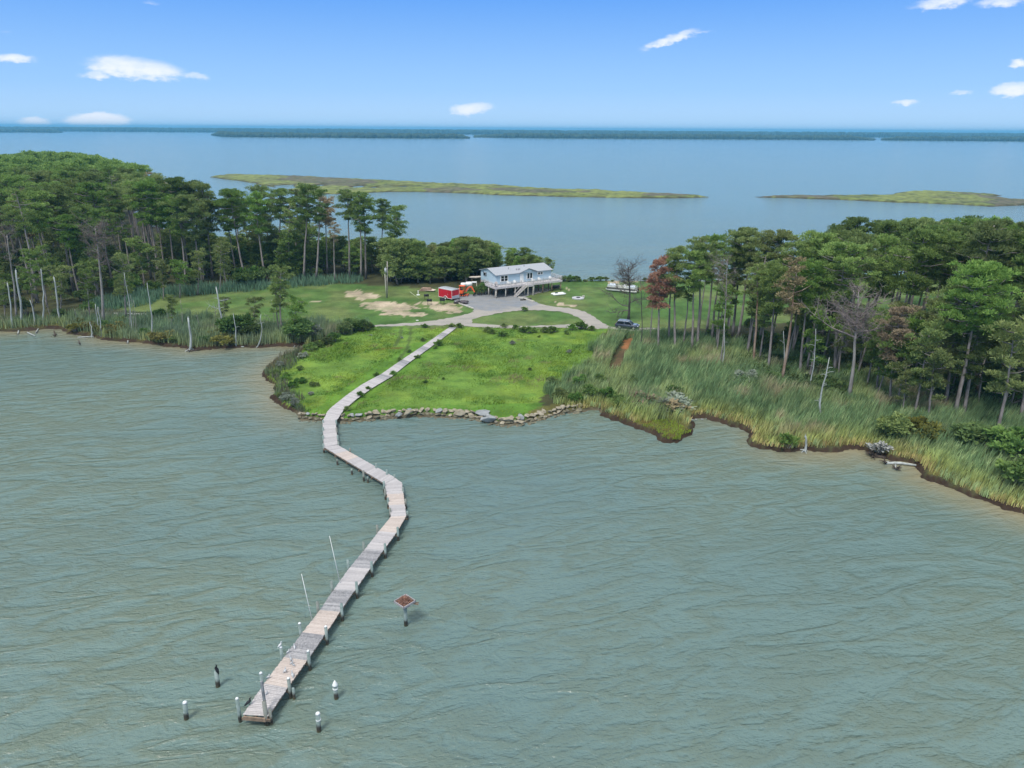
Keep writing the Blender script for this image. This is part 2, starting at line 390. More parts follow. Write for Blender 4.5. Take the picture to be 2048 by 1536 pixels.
def land():
    xs = grow(-420, 330, 0.42, 9.0, -60, 78); ys = grow(42, 640, 0.42, 10.0, 66, 150)
    X, Y, F = gridmesh(xs, ys)
    sd = sdist(X, Y, LAND)
    sd = sd + (fbm(X, Y, 0.5, 3) - 0.5) * 1.0 + (fbm(X, Y, 1.7, 2, 5) - 0.5) * 0.5
    sd = sd + (vn(X, Y, 2.6, 51) - .5) * .45 + (vn(X, Y, 1.1, 57) - .5) * .5
    dr = segdist(X, Y, rock_w, closed=False)
    w = np.clip(1 - (dr - 1.5) / 2.0, 0, 1)
    wid = 0.45 + 1.6 * w
    t = np.clip(sd / wid, 0, 1)
    z = np.where(sd > 0, GZ * np.where(w > .3, t, t ** 0.45), np.maximum(-0.7, sd * 0.9))
    z = z + np.where(sd > 2, (fbm(X, Y, 0.4, 3, 9) - 0.5) * 0.10, 0) * np.clip((sd - 2) / 2, 0, 1)
    keep = sd[F].max(1) > -2.5
    F = F[keep]
    # colours
    wx = X + (fbm(X, Y, 0.35, 3, 3) - .5) * 2.4; wy = Y + (fbm(X, Y, 0.35, 3, 7) - .5) * 5
    C = np.zeros((len(X), 3)); C[:] = (0.060, 0.062, 0.028)                      # floor of the woods and marsh
    def paint(mask, col, a=1.0):
        m = mask.astype(float)[:, None] * a if not isinstance(a, np.ndarray) else (mask * a)[:, None]
        C[:] = C * (1 - m) + np.array(col) * m
    n1 = fbm(X, Y, 0.10, 3, 21); n2 = fbm(X, Y, 0.6, 3, 31)
    lawn = inpoly(wx, wy, wz(Z_LAWN)); field = inpoly(wx, wy, wz(Z_FIELD))
    paint(lawn, (0.082, 0.145, 0.038)); paint(lawn, (0.140, 0.160, 0.058), np.clip((n1 - .5) * 4, 0, .6)); paint(lawn, (0.055, 0.118, 0.028), np.clip((.5 - n1) * 4, 0, .7))
    paint(field, (0.115, 0.200, 0.034)); paint(field, (0.175, 0.250, 0.036), np.clip((fbm(X, Y, .16, 3, 41) - .5) * 4, 0, .5)); paint(field, (0.080, 0.160, 0.028), np.clip((n2 - .52) * 4, 0, .7))
    paint(inpoly(wx, wy, wz(Z_MOW)), (0.075, 0.165, 0.022), .85)
    dk = segdist(wx, wy, GL([(650, 830), (760, 750), (850, 692)], GZ), False)
    paint(field & (dk < 3.2) & (wx < 0), (0.085, 0.185, 0.022), .7)
    for t_ in TRACKS: paint(segdist(X, Y, GL(t_, GZ), False) < .35, (0.055, 0.080, 0.025), .75)
    paint(segdist(X, Y, GL([(755, 699), (775, 697), (800, 696)], GZ), False) < .55, (0.16, 0.09, 0.03), .6)
    wl = wx + (fbm(X, Y, 1.4, 3, 17) - .5) * 2.0; wm = wy + (fbm(X, Y, .9, 3, 19) - .5) * 4.0
    for z_ in Z_SAND: paint(inpoly(wl, wm, wz(z_)), (0.42, 0.34, 0.25), np.clip(.35 + (fbm(X, Y, .5, 3, 55)) * .9, 0, 1)); 
    paint(inpoly(wx, wy, wz(Z_RED)), (0.30, 0.13, 0.055), .9); paint(inpoly(wx, wy, wz(Z_TRACK)), (0.12, 0.08, 0.045), .8)
    bank = (sd < 0.30 + .35 * vn(X, Y, .8, 77)) & (w < .3); paint(bank, (0.045, 0.030, 0.020), 1.0); paint((sd < 1.0) & (w >= .3), (.10, .085, .055))
    marsh_front = (sd >= .75) & (sd < 3) & ~field & ~lawn; paint(marsh_front, (.13, .12, .035), .7)
    me = np_mesh('ground', np.stack([X, Y, z], 1), F.ravel(), np.full(len(F), 4), M['ground'], smooth=True, colors=C)
    tag(me, kind='structure')
    return me

def marsh(poly_px, name, ponds=(), browns=(), x0=0, x1=0, y0=0, y1=0, st=2.0, gz=.35, extra=None):
    poly = spline(GL(poly_px + [poly_px[0]]), 10)
    P = np.array(poly); xs = np.arange(P[:, 0].min() - 6, P[:, 0].max() + 6, st); ys = np.arange(P[:, 1].min() - 8, P[:, 1].max() + 8, st * 1.3)
    X, Y, F = gridmesh(xs, ys)
    sd = sdist(X, Y, poly) + (fbm(X, Y, .06, 3) - .5) * 8
    for p in ponds: sd = np.minimum(sd, -sdist(X, Y, GL(p)) + (fbm(X, Y, .2, 2) - .5) * 5)
    z = np.where(sd > 0, gz * np.clip(sd / 2, 0, 1) + np.clip((sd - 1) / 3, 0, 1) * (fbm(X, Y, .25, 3, 4)) * 1.3, np.maximum(-.5, sd * .3))
    C = np.zeros((len(X), 3)); n = fbm(X, Y, .03, 3, 8)[:, None]
    C[:] = (.185, .215, .070); C[:] = C * (1 - np.clip((n - .5) * 5, 0, 1) * .6) + np.array((.115, .15, .045)) * np.clip((n - .5) * 5, 0, 1) * .6
    wx = X + (fbm(X, Y, .04, 3, 3) - .5) * 30; wy = Y + (fbm(X, Y, .04, 3, 7) - .5) * 30
    for b in browns:
        k_ = (inpoly(wx, wy, GL(b)).astype(float) * np.clip(.35 + fbm(X, Y, .12, 3, 2) * 1.2, 0, 1))[:, None]
        C[:] = C * (1 - k_) + np.array((.125, .115, .085)) * k_
    k_ = (np.clip((fbm(X, Y, .09, 3, 12) - .50) * 6, 0, 1) * .6)[:, None]; C[:] = C * (1 - k_) + np.array((.105, .110, .065)) * k_
    k_ = (np.clip((fbm(X, Y, .3, 2, 52) - .62) * 10, 0, 1) * .7)[:, None]; C[:] = C * (1 - k_) + np.array((.055, .075, .035)) * k_
    C[sd < 1.6] = (.06, .055, .03)
    F = F[sd[F].max(1) > -3]
    o = np_mesh(name, np.stack([X, Y, z], 1), F.ravel(), np.full(len(F), 4), M['ground'], smooth=True, colors=C)
    return tag(o, kind='structure')

def water():
    xs = grow(-18000, 18000, 1.6, 1500.0, -110, 110); ys = grow(-400, 18000, 1.6, 1200.0, 30, 190)
    X, Y, F = gridmesh(xs, ys)
    d = np.full(len(X), 99.0); q = (np.abs(X) < 450) & (Y < 600)
    d[q] = -sdist(X[q], Y[q], LAND)
    sh = np.clip(1 - d / 8.0, 0, 1) ** 1.6
    # sediment is churned along the two marshy banks, not off the rocks
    side = np.clip((X - 22) / 20, 0, 1) + np.clip((-22 - X) / 14, 0, 1) * .8
    sh = sh * np.clip(side * (.5 + fbm(X, Y, .12, 3, 2)), 0, 1)
    shelter = np.clip(1 - d / 26., 0, 1) * np.clip(side, 0, 1)
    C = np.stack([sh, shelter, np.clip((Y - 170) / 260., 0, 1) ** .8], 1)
    o = np_mesh('water', np.stack([X, Y, np.zeros_like(X)], 1), F.ravel(), np.full(len(F), 4), M['water'], smooth=True, colors=C)
    return tag(o, kind='structure')

def water_mat():
    m_ = bpy.data.materials.new('water'); m_.use_nodes = True; k = NT(m_.node_tree)
    ge = k.n('ShaderNodeNewGeometry'); at = k.n('ShaderNodeAttribute', {'attribute_name': 'Col'})
    sp = k.n('ShaderNodeSeparateColor', None, Color=at.outputs['Color']); shoal = sp.outputs[0]; shelt = sp.outputs[1]
    def mp(rot, sx, sy):
        a = k.n('ShaderNodeMapping', {'vector_type': 'TEXTURE'}, Vector=ge.outputs['Position'], Rotation=(0, 0, R(rot)), Scale=(1 / sx, 1 / sy, 1)); return a.outputs[0]
    # swell crests run right-and-away; smaller chop over it
    big = k.noise(mp(14, .13, .34), 1.0, 2.0, .5, 0.5)
    mid = k.noise(mp(8, .85, 1.6), 1.0, 3.0, .6, 0.5)
    small = k.noise(mp(20, 3.0, 4.8), 1.0, 3.0, .6, 0.4)
    def ridge(v): return k.m('SUBTRACT', 1.0, k.m('ABSOLUTE', k.m('SUBTRACT', k.m('MULTIPLY', v, 2.0), 1.0)))
    swell = k.m('POWER', ridge(k.noise(mp(14, .095, .290), 1.0, 3.0, .55, 0.7)), 3.0)
    chop = k.m('POWER', ridge(k.noise(mp(3, .33, .72), 1.0, 3.0, .6, 0.6)), 3.0)
    h = k.m('ADD', k.m('ADD', k.m('MULTIPLY', swell, .20), k.m('MULTIPLY', chop, .08)), k.m('MULTIPLY', big, WV[0]))
    h = k.m('ADD', h, k.m('ADD', k.m('MULTIPLY', mid, WV[1]), k.m('MULTIPLY', small, WV[2])))
    h = k.m('MULTIPLY', h, k.m('SUBTRACT', 1.0, k.m('MULTIPLY', shelt, .45)))
    bp = k.n('ShaderNodeBump', None, Strength=1.0, Distance=1.0, Height=h)
    crest = k.ramp(k.m('ADD', k.m('ADD', k.m('MULTIPLY', swell, .55), k.m('MULTIPLY', chop, .30)), k.m('MULTIPLY', mid, .45)), .62, 1.02)
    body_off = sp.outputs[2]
    patch = k.noise(mp(10, .012, .02), 1.0, 3.0, .5)
    body = k.mix(k.m('MULTIPLY', crest, .58), WC[0], WC[1])  # olive wave faces: weaker sky reflection there is mixed into the base colour
    body = k.mix(k.m('MULTIPLY', k.ramp(patch, .38, .62), .5), body, WC[2])
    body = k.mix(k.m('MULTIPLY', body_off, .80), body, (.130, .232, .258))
    body = k.mix(k.m('MULTIPLY', shoal, .9), body, WC[3])
    # a few whitecaps
    foam = k.m('MULTIPLY', k.ramp(k.noise(mp(25, .25, .8), 1.0, 4.0, .6), .74, .78), k.ramp(small, .5, .6))
    body = k.mix(k.m('MULTIPLY', foam, .45), body, (.55, .6, .6))
    p = k.n('ShaderNodeBsdfPrincipled', None, Base_Color=body, Roughness=0.12, IOR=1.33, Specular_IOR_Level=0.5, Normal=bp.outputs[0])
    o = k.n('ShaderNodeOutputMaterial'); k.t.links.new(p.outputs[0], o.inputs[0])
    return m_
WV = (.18, .19, .085)
WC = [(.138, .200, .177), (.128, .145, .090), (.088, .155, .162), (.250, .212, .125)]
M = {}
M['ground'] = attr_mat('ground')
M['water'] = water_mat()
land(); water()

# far marsh islands
S1 = [(424, 354), (445, 351), (480, 350), (600, 353), (700, 358), (800, 363), (900, 368), (1020, 373), (1080, 378), (1170, 380), (1230, 383), (1300, 387), (1370, 390), (1420, 394),
      (1370, 397), (1300, 397), (1200, 395), (1100, 393), (1000, 391), (930, 387), (880, 385), (800, 384), (750, 385), (700, 388), (630, 388), (560, 378), (490, 364), (450, 359)]
marsh(S1, 'marsh_island', ponds=[[(548, 371), (585, 369), (590, 378), (560, 380)], [(625, 371), (650, 369), (648, 374), (628, 375)], [(704, 373), (725, 371), (726, 377), (705, 377)], [(742, 375), (757, 374), (757, 378), (745, 378)], [(792, 373), (812, 373), (806, 376)]],
      browns=[[(570, 353), (700, 359), (760, 368), (700, 373), (590, 370), (560, 360)], [(850, 378), (920, 376), (960, 383), (900, 386), (855, 383)], [(980, 376), (1080, 379), (1160, 384), (1080, 389), (1000, 383)], [(1300, 388), (1420, 393), (1300, 396)]])
S2 = [(1510, 394), (1560, 392), (1650, 392), (1720, 391), (1780, 391), (1800, 385), (1850, 383), (1900, 385), (1960, 388), (2012, 391), (1985, 394), (2048, 401), (2150, 406), (2150, 410), (2048, 411), (1980, 413), (1900, 409), (1800, 406), (1700, 401), (1600, 397), (1540, 396)]
marsh(S2, 'marsh_island', browns=[[(1510, 393), (1690, 392), (1690, 398), (1560, 397)], [(1900, 385), (2048, 400), (2048, 412), (1960, 412), (1950, 396)]])
# ================================================================== vegetation
M['bark'] = mat('pine_bark', (.265, .232, .215), .95, .35, 3.0, .5, stretch=(1, 1, .25))
M['bark_pale'] = mat('weathered_wood', (.37, .39, .375), .9, .25, 2.0, .3, stretch=(1, 1, .2))
M['bark_grey'] = mat('grey_dead_wood', (.27, .25, .23), .95, .3, 2.0, .3, stretch=(1, 1, .2))
M['bark_dark'] = mat('dark_dead_wood', (.085, .075, .072), .95, .3, 2.0, .3, stretch=(1, 1, .2))
M['twig_dark'] = leaf_mat('dark_twigs', (.120, .105, .100), (.200, .170, .155), .01, .0)
M['twig_pale'] = leaf_mat('pale_twigs', (.280, .280, .260), (.460, .460, .430), .01, .0)
M['bark_orange'] = mat('peeling_bark', (.33, .20, .13), .95, .4, 1.2, .4, col2=(.42, .33, .26), stretch=(1, 1, .4))
M['pine'] = leaf_mat('pine_needles', (.118, .188, .054), (.280, .370, .116), .018, .35, 1.3)
M['pine_b'] = leaf_mat('pine_needles_dark', (.098, .155, .048), (.222, .298, .095), .015, .35, 1.3)
M['pine_y'] = leaf_mat('pine_needles_yellowish', (.140, .185, .066), (.290, .345, .125), .02, .35, 1.3)
M['weed'] = leaf_mat('weed_leaves', (.110, .180, .050), (.200, .290, .080), .02, .35)
M['rust'] = leaf_mat('browned_needles', (.330, .165, .095), (.520, .290, .170), .01, .15)
M['tan'] = leaf_mat('faded_needles', (.210, .165, .110), (.360, .290, .180), .015, .15)
M['twig'] = leaf_mat('bare_twigs', (.150, .125, .115), (.260, .220, .205), .01, .0)
M['shrub'] = leaf_mat('shrub_leaves', (.085, .145, .045), (.190, .270, .080), .03, .35)
M['shrub_d'] = leaf_mat('dark_shrub_leaves', (.070, .120, .042), (.150, .215, .075), .02, .35)
M['shrub_g'] = leaf_mat('greyish_shrub_leaves', (.200, .225, .180), (.340, .370, .300), .02, .3)
M['shrub_o'] = leaf_mat('olive_shrub_leaves', (.110, .110, .036), (.220, .205, .065), .02)
M['reed'] = attr_mat('reeds', n1=(.12, .25), n2=(.8, .25), trans=.3)
M['grass'] = attr_mat('grass_blades', n1=(.2, .3), n2=(1.5, .2), trans=.3)

def leaves(rs, cen, rad, per, l=(.32, .5), w=(.10, .17), up=.55):
    """leaf sprays scattered through ellipsoidal clumps -> verts, faces"""
    n = len(cen) * per
    c = np.repeat(cen, per, 0); r = np.repeat(rad, per, 0)
    d = rs.randn(n, 3); d /= np.linalg.norm(d, axis=1)[:, None]
    d[:, 2] = np.where(d[:, 2] < -.35, -d[:, 2], d[:, 2])
    k = rs.rand(n, 1) ** .45
    p = c + d * r * k
    o = d + rs.randn(n, 3) * .55; o[:, 2] += up; o /= np.linalg.norm(o, axis=1)[:, None]
    s = np.cross(o, rs.randn(n, 3)); s /= np.linalg.norm(s, axis=1)[:, None] + 1e-9
    L = rs.uniform(l[0], l[1], (n, 1)); Wd = rs.uniform(w[0], w[1], (n, 1))
    a = p - s * Wd * .5; b = p + s * Wd * .5; e = p + o * L + s * Wd * .6; f = p + o * L - s * Wd * .6
    v = np.stack([a, b, e, f], 1).reshape(-1, 3)
    return v

def leaf_obj(name, v, m_, parent=None):
    n = len(v) // 4
    return np_mesh(name, v, np.arange(n * 4), np.full(n, 4), m_, parent)

def pine_shape(seed, H, cb, Rc, nl, per, scraggly=0.0, shape='dome', lc=(.24, .42), lw=(.055, .10), puff=(.55, 1.15)):
    """returns trunk MB and crown leaf verts; cb = crown base fraction"""
    rs = np.random.RandomState(seed); mb = MB()
    bx, by = rs.uniform(-.5, .5, 2)
    N = 9; pts = []
    for i in range(N):
        t = i / (N - 1); pts.append((bx * math.sin(t * PI) + .10 * rs.randn() * t, by * math.sin(t * PI * .9) + .10 * rs.randn() * t, H * t * .97))
    r0_ = .012 * H + .03
    mb.tube(pts, [r0_ * (1.25 if i == 0 else 1) * (1 - .85 * i / (N - 1)) for i in range(N)], 7)
    cen, rad = [], []
    def at_h(z):
        t = z / (H * .97) * (N - 1); i = min(int(t), N - 2); f = t - i
        return Vector(pts[i]).lerp(Vector(pts[i + 1]), f)
    ga = rs.uniform(0, 6.28)
    for j in range(nl):
        u = (j + .5) / nl; z = H * (cb + (1 - cb) * (u ** .85)) * .97
        if shape == 'dome': prof = math.sin(PI * (.12 + .80 * u)) ** .7 * rs.uniform(.8, 1.1)
        elif shape == 'cone': prof = (1 - u) ** .8 * .9 + .12
        elif shape == 'flat': prof = .45 + .55 * u if u < .8 else .8
        else: prof = .7
        rr = Rc * prof * rs.uniform(.62, 1.12)
        ga += 2.4 + rs.uniform(-.5, .5)
        p0 = at_h(z * .985)
        rise = rs.uniform(-.05, .50) * rr
        end = p0 + Vector((math.cos(ga) * rr, math.sin(ga) * rr, rise))
        mid = p0.lerp(end, .5) + Vector((0, 0, -.08 * rr))
        lr = .030 + .022 * rr
        mb.tube([p0, mid, end], [lr, lr * .7, lr * .3], 4, cap=False)
        if rs.rand() < scraggly: continue
        k = 2 + int(rr > 1.1) + int(rr > 1.8) + int(rs.rand() < .5)
        for q in range(k):
            t = 1 - .20 * q + rs.uniform(-.08, .08)
            c = p0.lerp(end, max(.25, t)) + Vector((rs.randn() * .42 * rr * .5, rs.randn() * .42 * rr * .5, rs.uniform(-.15, .6)))
            s_ = rs.uniform(*puff) * (1 if q == 0 else .85)
            cen.append(c); rad.append((s_, s_, s_ * rs.uniform(.42, .62)))
    if shape != 'cone' or True:
        for q in range(3):
            c = at_h(H * .95) + Vector((rs.randn() * .5, rs.randn() * .5, rs.uniform(-.2, .35)))
            s_ = rs.uniform(*puff) * .8; cen.append(c); rad.append((s_, s_, s_ * .6))
    v = leaves(rs, np.array([tuple(c) for c in cen]), np.array(rad), per, lc, lw)
    return mb, v

PROTO = {}
def make_proto(key, seed, H, name, kw, leafm='pine', barkm='bark'):
    mb, v = pine_shape(seed, H, **kw)
    PROTO[key] = (H, mb, v, name, leafm, barkm, {})
for i, (H, cb, Rc, nl) in enumerate([(21, .56, 3.4, 26), (22, .62, 3.1, 23), (20, .50, 3.7, 28), (23, .66, 2.9, 21), (21, .58, 4.0, 30), (19, .46, 3.1, 26), (22, .64, 3.6, 24), (20, .52, 2.7, 22)]):
    make_proto('tall%d' % i, 100 + i, H, 'pine_tree', dict(cb=cb, Rc=Rc, nl=nl, per=95, scraggly=.12))
for i, (H, cb, Rc, nl) in enumerate([(21, .62, 2.2, 16), (20, .55, 2.5, 18), (22, .66, 2.0, 14)]):
    make_proto('thin%d' % i, 140 + i, H, 'pine_tree', dict(cb=cb, Rc=Rc, nl=nl, per=55, scraggly=.40, puff=(.45, .85)))
for i, (H, Rc) in enumerate([(9, 2.3), (8, 2.0), (10, 2.5), (7, 2.2)]):
    make_proto('young%d' % i, 170 + i, H, 'young_pine', dict(cb=.12, Rc=Rc, nl=28, per=62, shape='cone' if i % 2 else 'dome', puff=(.5, .9), lc=(.22, .36), lw=(.06, .10)))
for i, (H, cb, Rc, nl) in enumerate([(10, .30, 2.4, 15), (12, .38, 2.6, 16), (8, .28, 2.0, 13)]):
    make_proto('small%d' % i, 190 + i, H, 'pine_tree', dict(cb=cb, Rc=Rc, nl=nl, per=62, scraggly=.15, shape='flat', puff=(.45, .8), lc=(.22, .36), lw=(.055, .09)))

def place_pine(key, x, y, H, rz, label, group=None, cat='tree', leafm=None, barkm=None, lean=(0, 0), z=GZ, name=None, wide=1.0):
    H0, mb, v, nm, lm, bm_, cache = PROTO[key]
    nm = name or nm; leafm = leafm or lm; barkm = barkm or bm_
    k = H / H0
    t = thing(nm, label, cat, (x, y, z - .1), rz, group)
    t.scale = (k * wide, k * wide, k)
    if lean != (0, 0):
        # lean is the offset of the top in metres
        q = Vector((lean[0], lean[1], H)).normalized().to_track_quat('Z', 'Y')
        t.rotation_mode = 'QUATERNION'; t.rotation_quaternion = Vector((0, 0, 1)).rotation_difference(Vector((lean[0], lean[1], H))) @ Matrix.Rotation(rz, 3, 'Z').to_quaternion()
    if 'trunk' not in cache:
        a = mb.build('trunk', M[barkm], t); b = leaf_obj('crown', v, M[leafm], t); cache['trunk'] = a; cache['crown'] = b
        a.material_slots[0].link = 'OBJECT'; a.material_slots[0].material = M[barkm]
        b.material_slots[0].link = 'OBJECT'; b.material_slots[0].material = M[leafm]
    else:
        a = cache['trunk'].copy(); b = cache['crown'].copy(); COL.objects.link(a); COL.objects.link(b); a.parent = t; b.parent = t
        a.material_slots[0].link = 'OBJECT'; b.material_slots[0].link = 'OBJECT'
        a.material_slots[0].material = M[barkm]; b.material_slots[0].material = M[leafm]
    return t

def pine_px(key, bx, by, tx, ty, label, **kw):
    x, y = G(bx, by, GZ); tx_, tz = top_over(tx, ty, x, y)
    H = tz - GZ; kw.setdefault('rz', random.uniform(0, 6.28)); rz = kw.pop('rz')
    return place_pine(key, x, y, H, rz, label, lean=(tx_ - x, 0), **kw)

# bare snags and dead trees -------------------------------------------------
def branchy(rs, mb, p, d, L, r, depth, n=4):
    pts = [p]; q = Vector(p); dd = Vector(d).normalized()
    for i in range(n):
        dd = (dd + Vector(rs.randn(3)) * .16 + Vector((0, 0, .05))).normalized(); q = q + dd * (L / n); pts.append(q.copy())
    mb.tube(pts, [r * (1 - .8 * i / n) for i in range(n + 1)], 5 if depth > 1 else 3, cap=False)
    if depth > 0:
        for i in range(1, n + 1):
            for _ in range(2 if depth > 1 else 3):
                e = (dd + Vector(rs.randn(3)) * .75); branchy(rs, mb, pts[i], e, L * rs.uniform(.35, .6), r * .45, depth - 1, 3)

def snag(name, label, bx, by, tx, ty, w, m_='bark_pale', group=None, stubs=0, bend=.3, z=.45, twigs=0, seed=0, cat='dead tree', taper=.55, roots=True, branches=(), bark_top=None):
    """broken dead trunk between two photo pixels; w = base width in metres"""
    x, y = G(bx, by, z); tx_, tz = top_over(tx, ty, x, y); H = tz - z
    w *= .82 if name == 'dead_snag' else 1.0; rs = np.random.RandomState(seed + int(bx)); t = thing(name, label, cat, (x, y, z - .15), 0, group)
    mb = MB(); N = 8; pts = []
    for i in range(N):
        f = i / (N - 1); pts.append(Vector(((tx_ - x) * f + bend * math.sin(f * PI * 1.3) * .6 + rs.randn() * .05, rs.randn() * .06, (H + .15) * f)))
    rad = [w / 2 * (1.35 if i == 0 else 1) * (1 - taper * i / (N - 1)) for i in range(N)]
    mb.tube(pts, rad, 7)
    # jagged break at the top
    mb.tube([pts[-1], pts[-1] + Vector((rad[-1] * .5, 0, rad[-1] * 3))], [rad[-1] * .7, .01], 4, cap=False)
    for s_ in range(stubs):
        i = rs.randint(3, N - 1); p = pts[i].lerp(pts[i - 1], rs.rand()); a = rs.uniform(0, 6.28)
        L = rs.uniform(.5, 1.5); e = p + Vector((math.cos(a) * L, math.sin(a) * L * .5, rs.uniform(-.1, .5)))
        mb.tube([p, p.lerp(e, .5) + Vector((0, 0, .1)), e], [w * .14, w * .1, w * .05], 4, cap=False)
    if roots:
        for a in range(4):
            th = a * 1.57 + rs.rand(); L = w * rs.uniform(1.2, 2.4)
            mb.tube([pts[0] + Vector((0, 0, .3)), pts[0] + Vector((math.cos(th) * L * .6, math.sin(th) * L * .6, .18)), pts[0] + Vector((math.cos(th) * L, math.sin(th) * L, -.1))], [w * .3, w * .2, w * .06], 4, cap=False)
    mb.build('trunk', M[m_], t)
    if branches or twigs:
        bb = MB()
        for (f, dx, dz, L) in branches:
            p = pts[0].lerp(pts[-1], f)
            branchy(rs, bb, p, (dx, rs.uniform(-.5, .5), dz), L, w * .22, 2 if twigs else 1, 4)
        if twigs:
            for j in range(twigs):
                f = rs.uniform(.62, 1.0); i_ = f * (N - 1); p = pts[int(i_)].lerp(pts[min(int(i_) + 1, N - 1)], i_ % 1); a = rs.uniform(0, 6.28)
                branchy(rs, bb, p, (math.cos(a), math.sin(a), rs.uniform(.1, .8)), rs.uniform(1.6, 3.4), w * .14, 2, 4)
        bb.build('branches', M['twig_dark' if m_ == 'bark_dark' else 'twig' if twigs else m_], t)
    return t

# ---- shrubs ---------------------------------------------------------------
SH = {}
def shrub_proto(key, seed, h, r, nc, per, lc=(.16, .30), lw=(.08, .15)):
    rs = np.random.RandomState(seed); cen, rad = [], []; mb = MB()
    for i in range(nc):
        a = rs.uniform(0, 6.28); q = r * math.sqrt(rs.rand()) * .8; z = h * (.35 + .5 * rs.rand() * (1 - (q / r) ** 2 * .6))
        c = Vector((math.cos(a) * q, math.sin(a) * q, z)); cen.append(tuple(c)); s_ = rs.uniform(.22, .38) * r; rad.append((s_, s_, s_ * .8))
        mb.tube([(c.x * .15, c.y * .15, -.1), (c.x * .6, c.y * .6, z * .5), c], [.035, .025, .012], 4, cap=False)
    SH[key] = (h, mb, leaves(rs, np.array(cen), np.array(rad), per, lc, lw, .3), {})
shrub_proto('a', 1, 2.0, 1.5, 18, 60); shrub_proto('b', 2, 2.4, 1.3, 16, 60); shrub_proto('c', 3, 1.6, 1.6, 18, 55); shrub_proto('d', 4, 3.2, 1.8, 26, 70, (.2, .36), (.1, .18))
shrub_proto('s', 5, .8, .55, 9, 28, (.12, .24), (.05, .09))
def shrub(key, x, y, h, label, m_='shrub', group=None, wide=1.0, name='shrub', cat='shrub', z=GZ):
    h0, mb, v, cache = SH[key]; k = h / h0
    t = thing(name, label, cat, (x, y, z - .03), random.uniform(0, 6.28), group); t.scale = (k * wide, k * wide, k)
    if not cache:
        cache['a'] = mb.build('stems', M['bark'], t); cache['b'] = leaf_obj('foliage', v, M[m_], t)
        a, b = cache['a'], cache['b']
    else:
        a = cache['a'].copy(); b = cache['b'].copy(); COL.objects.link(a); COL.objects.link(b); a.parent = t; b.parent = t
    b.material_slots[0].link = 'OBJECT'; b.material_slots[0].material = M[m_]
    return t

# ---- right-hand wood: every trunk the photo lets one follow ----------------
RT = [ # base px, top px, proto, label, leaf, bark
 ((1299, 687), (1308, 556), 'thin0', 'slim half-bare pine right of the parked car', None, None),
 ((1316, 704), (1322, 515), 'tall5', 'pine with rust-brown dying needles near the parked car', 'rust', None),
 ((1338, 690), (1345, 505), 'thin1', 'thin yellow-green pine crowded beside the rust-brown pine', 'pine_y', None),
 ((1351, 704), (1358, 490), 'tall7', 'slender green pine just right of the rust-brown pine', None, None),
 ((1384, 707), (1389, 497), 'tall1', 'green pine in pair, left trunk, over the reeds', None, None),
 ((1394, 702), (1402, 470), 'tall3', 'taller green pine standing close behind its twin over the reeds', None, None),
 ((1413, 669), (1432, 466), 'tall0', 'dark pine with leaning trunk at left edge of right wood', 'pine_b', None),
 ((1423, 686), (1452, 480), 'thin2', 'thin pine leaning right before the dark leaning pine', None, None),
 ((1465, 678), (1484, 450), 'tall3', 'tall pine leaning right with high dense crown', 'pine_b', None),
 ((1474, 684), (1500, 452), 'tall6', 'tall pine leaning right, crown merged with its taller neighbour', None, None),
 ((1493, 712), (1510, 520), 'thin0', 'thin sparse pine beside the orange-barked trunk', 'pine_y', None),
 ((1506, 734), (1517, 520), 'thin2', 'pine with peeling orange bark low on its trunk', 'pine_y', 'bark_orange'),
 ((1535, 747), (1549, 520), 'tall7', 'straight grey-trunked pine with yellow-green crown mid wood', 'pine_y', None),
 ((1562, 769), (1594, 512), 'thin1', 'pine with pale peeling curved trunk and thin reddish top', 'tan', 'bark_orange'),
 ((1584, 714), (1612, 478), 'tall4', 'broad bright pine crown over clustered dark trunks', None, None),
 ((1599, 756), (1622, 520), 'tall1', 'green pine left of the slender white snag', None, None),
 ((1612, 718), (1644, 462), 'tall2', 'broad pine standing behind the slender white snag', None, None),
 ((1669, 756), (1694, 480), 'tall4', 'broad pine left of the big dead bare tree', None, None),
 ((1690, 735), (1716, 458), 'tall0', 'tall pine just behind the big dead bare tree', 'pine_b', None),
 ((1753, 788), (1766, 630), 'small1', 'short pine with layered crown right of the big dead bare tree', None, None),
 ((1779, 813), (1806, 612), 'tall5', 'pine with brown dying crown in front of right wood', 'tan', None),
 ((1790, 818), (1812, 668), 'small2', 'small pine against the brown-crowned pine', 'pine_b', None),
 ((1803, 832), (1810, 722), 'small0', 'low layered pine among reeds below the brown-crowned pine', 'pine_y', None),
 ((1827, 837), (1858, 655), 'small1', 'mid-height pine with grey-green spreading crown', 'pine_b', None),
 ((1856, 846), (1876, 690), 'small0', 'pine with thick pale trunk base near the low olive bush', None, None),
 ((1891, 818), (1925, 560), 'tall2', 'big bright pine, left of two near the right edge', None, None),
 ((1906, 839), (1958, 520), 'tall4', 'tall leaning pine with broad bright crown near right edge', None, None),
 ((1926, 837), (1982, 560), 'tall6', 'leaning pine immediately right of the tallest bright pine', None, None),
 ((1992, 872), (2030, 640), 'small1', 'near pine at right edge with layered yellow-green boughs', 'pine_y', None),
 ((2040, 850), (2075, 590), 'tall5', 'pine cut by right edge of picture', None, None)]
for b, t_, k_, lab, lf, bk in RT:
    pine_px(k_, b[0], b[1], t_[0], t_[1], lab, leafm=lf, barkm=bk, group='pines in front of the right wood')
snag('bare_tree', 'bare dark tree with spreading twigs behind the parked car', 1257, 640, 1258, 535, .55, 'bark_dark', twigs=26, branches=((.28, -1, .25, 5), (.33, 1, .3, 3.5), (.5, -1, .5, 3.5), (.2, -1, .1, 4)), seed=3, roots=False, taper=.7, z=GZ)
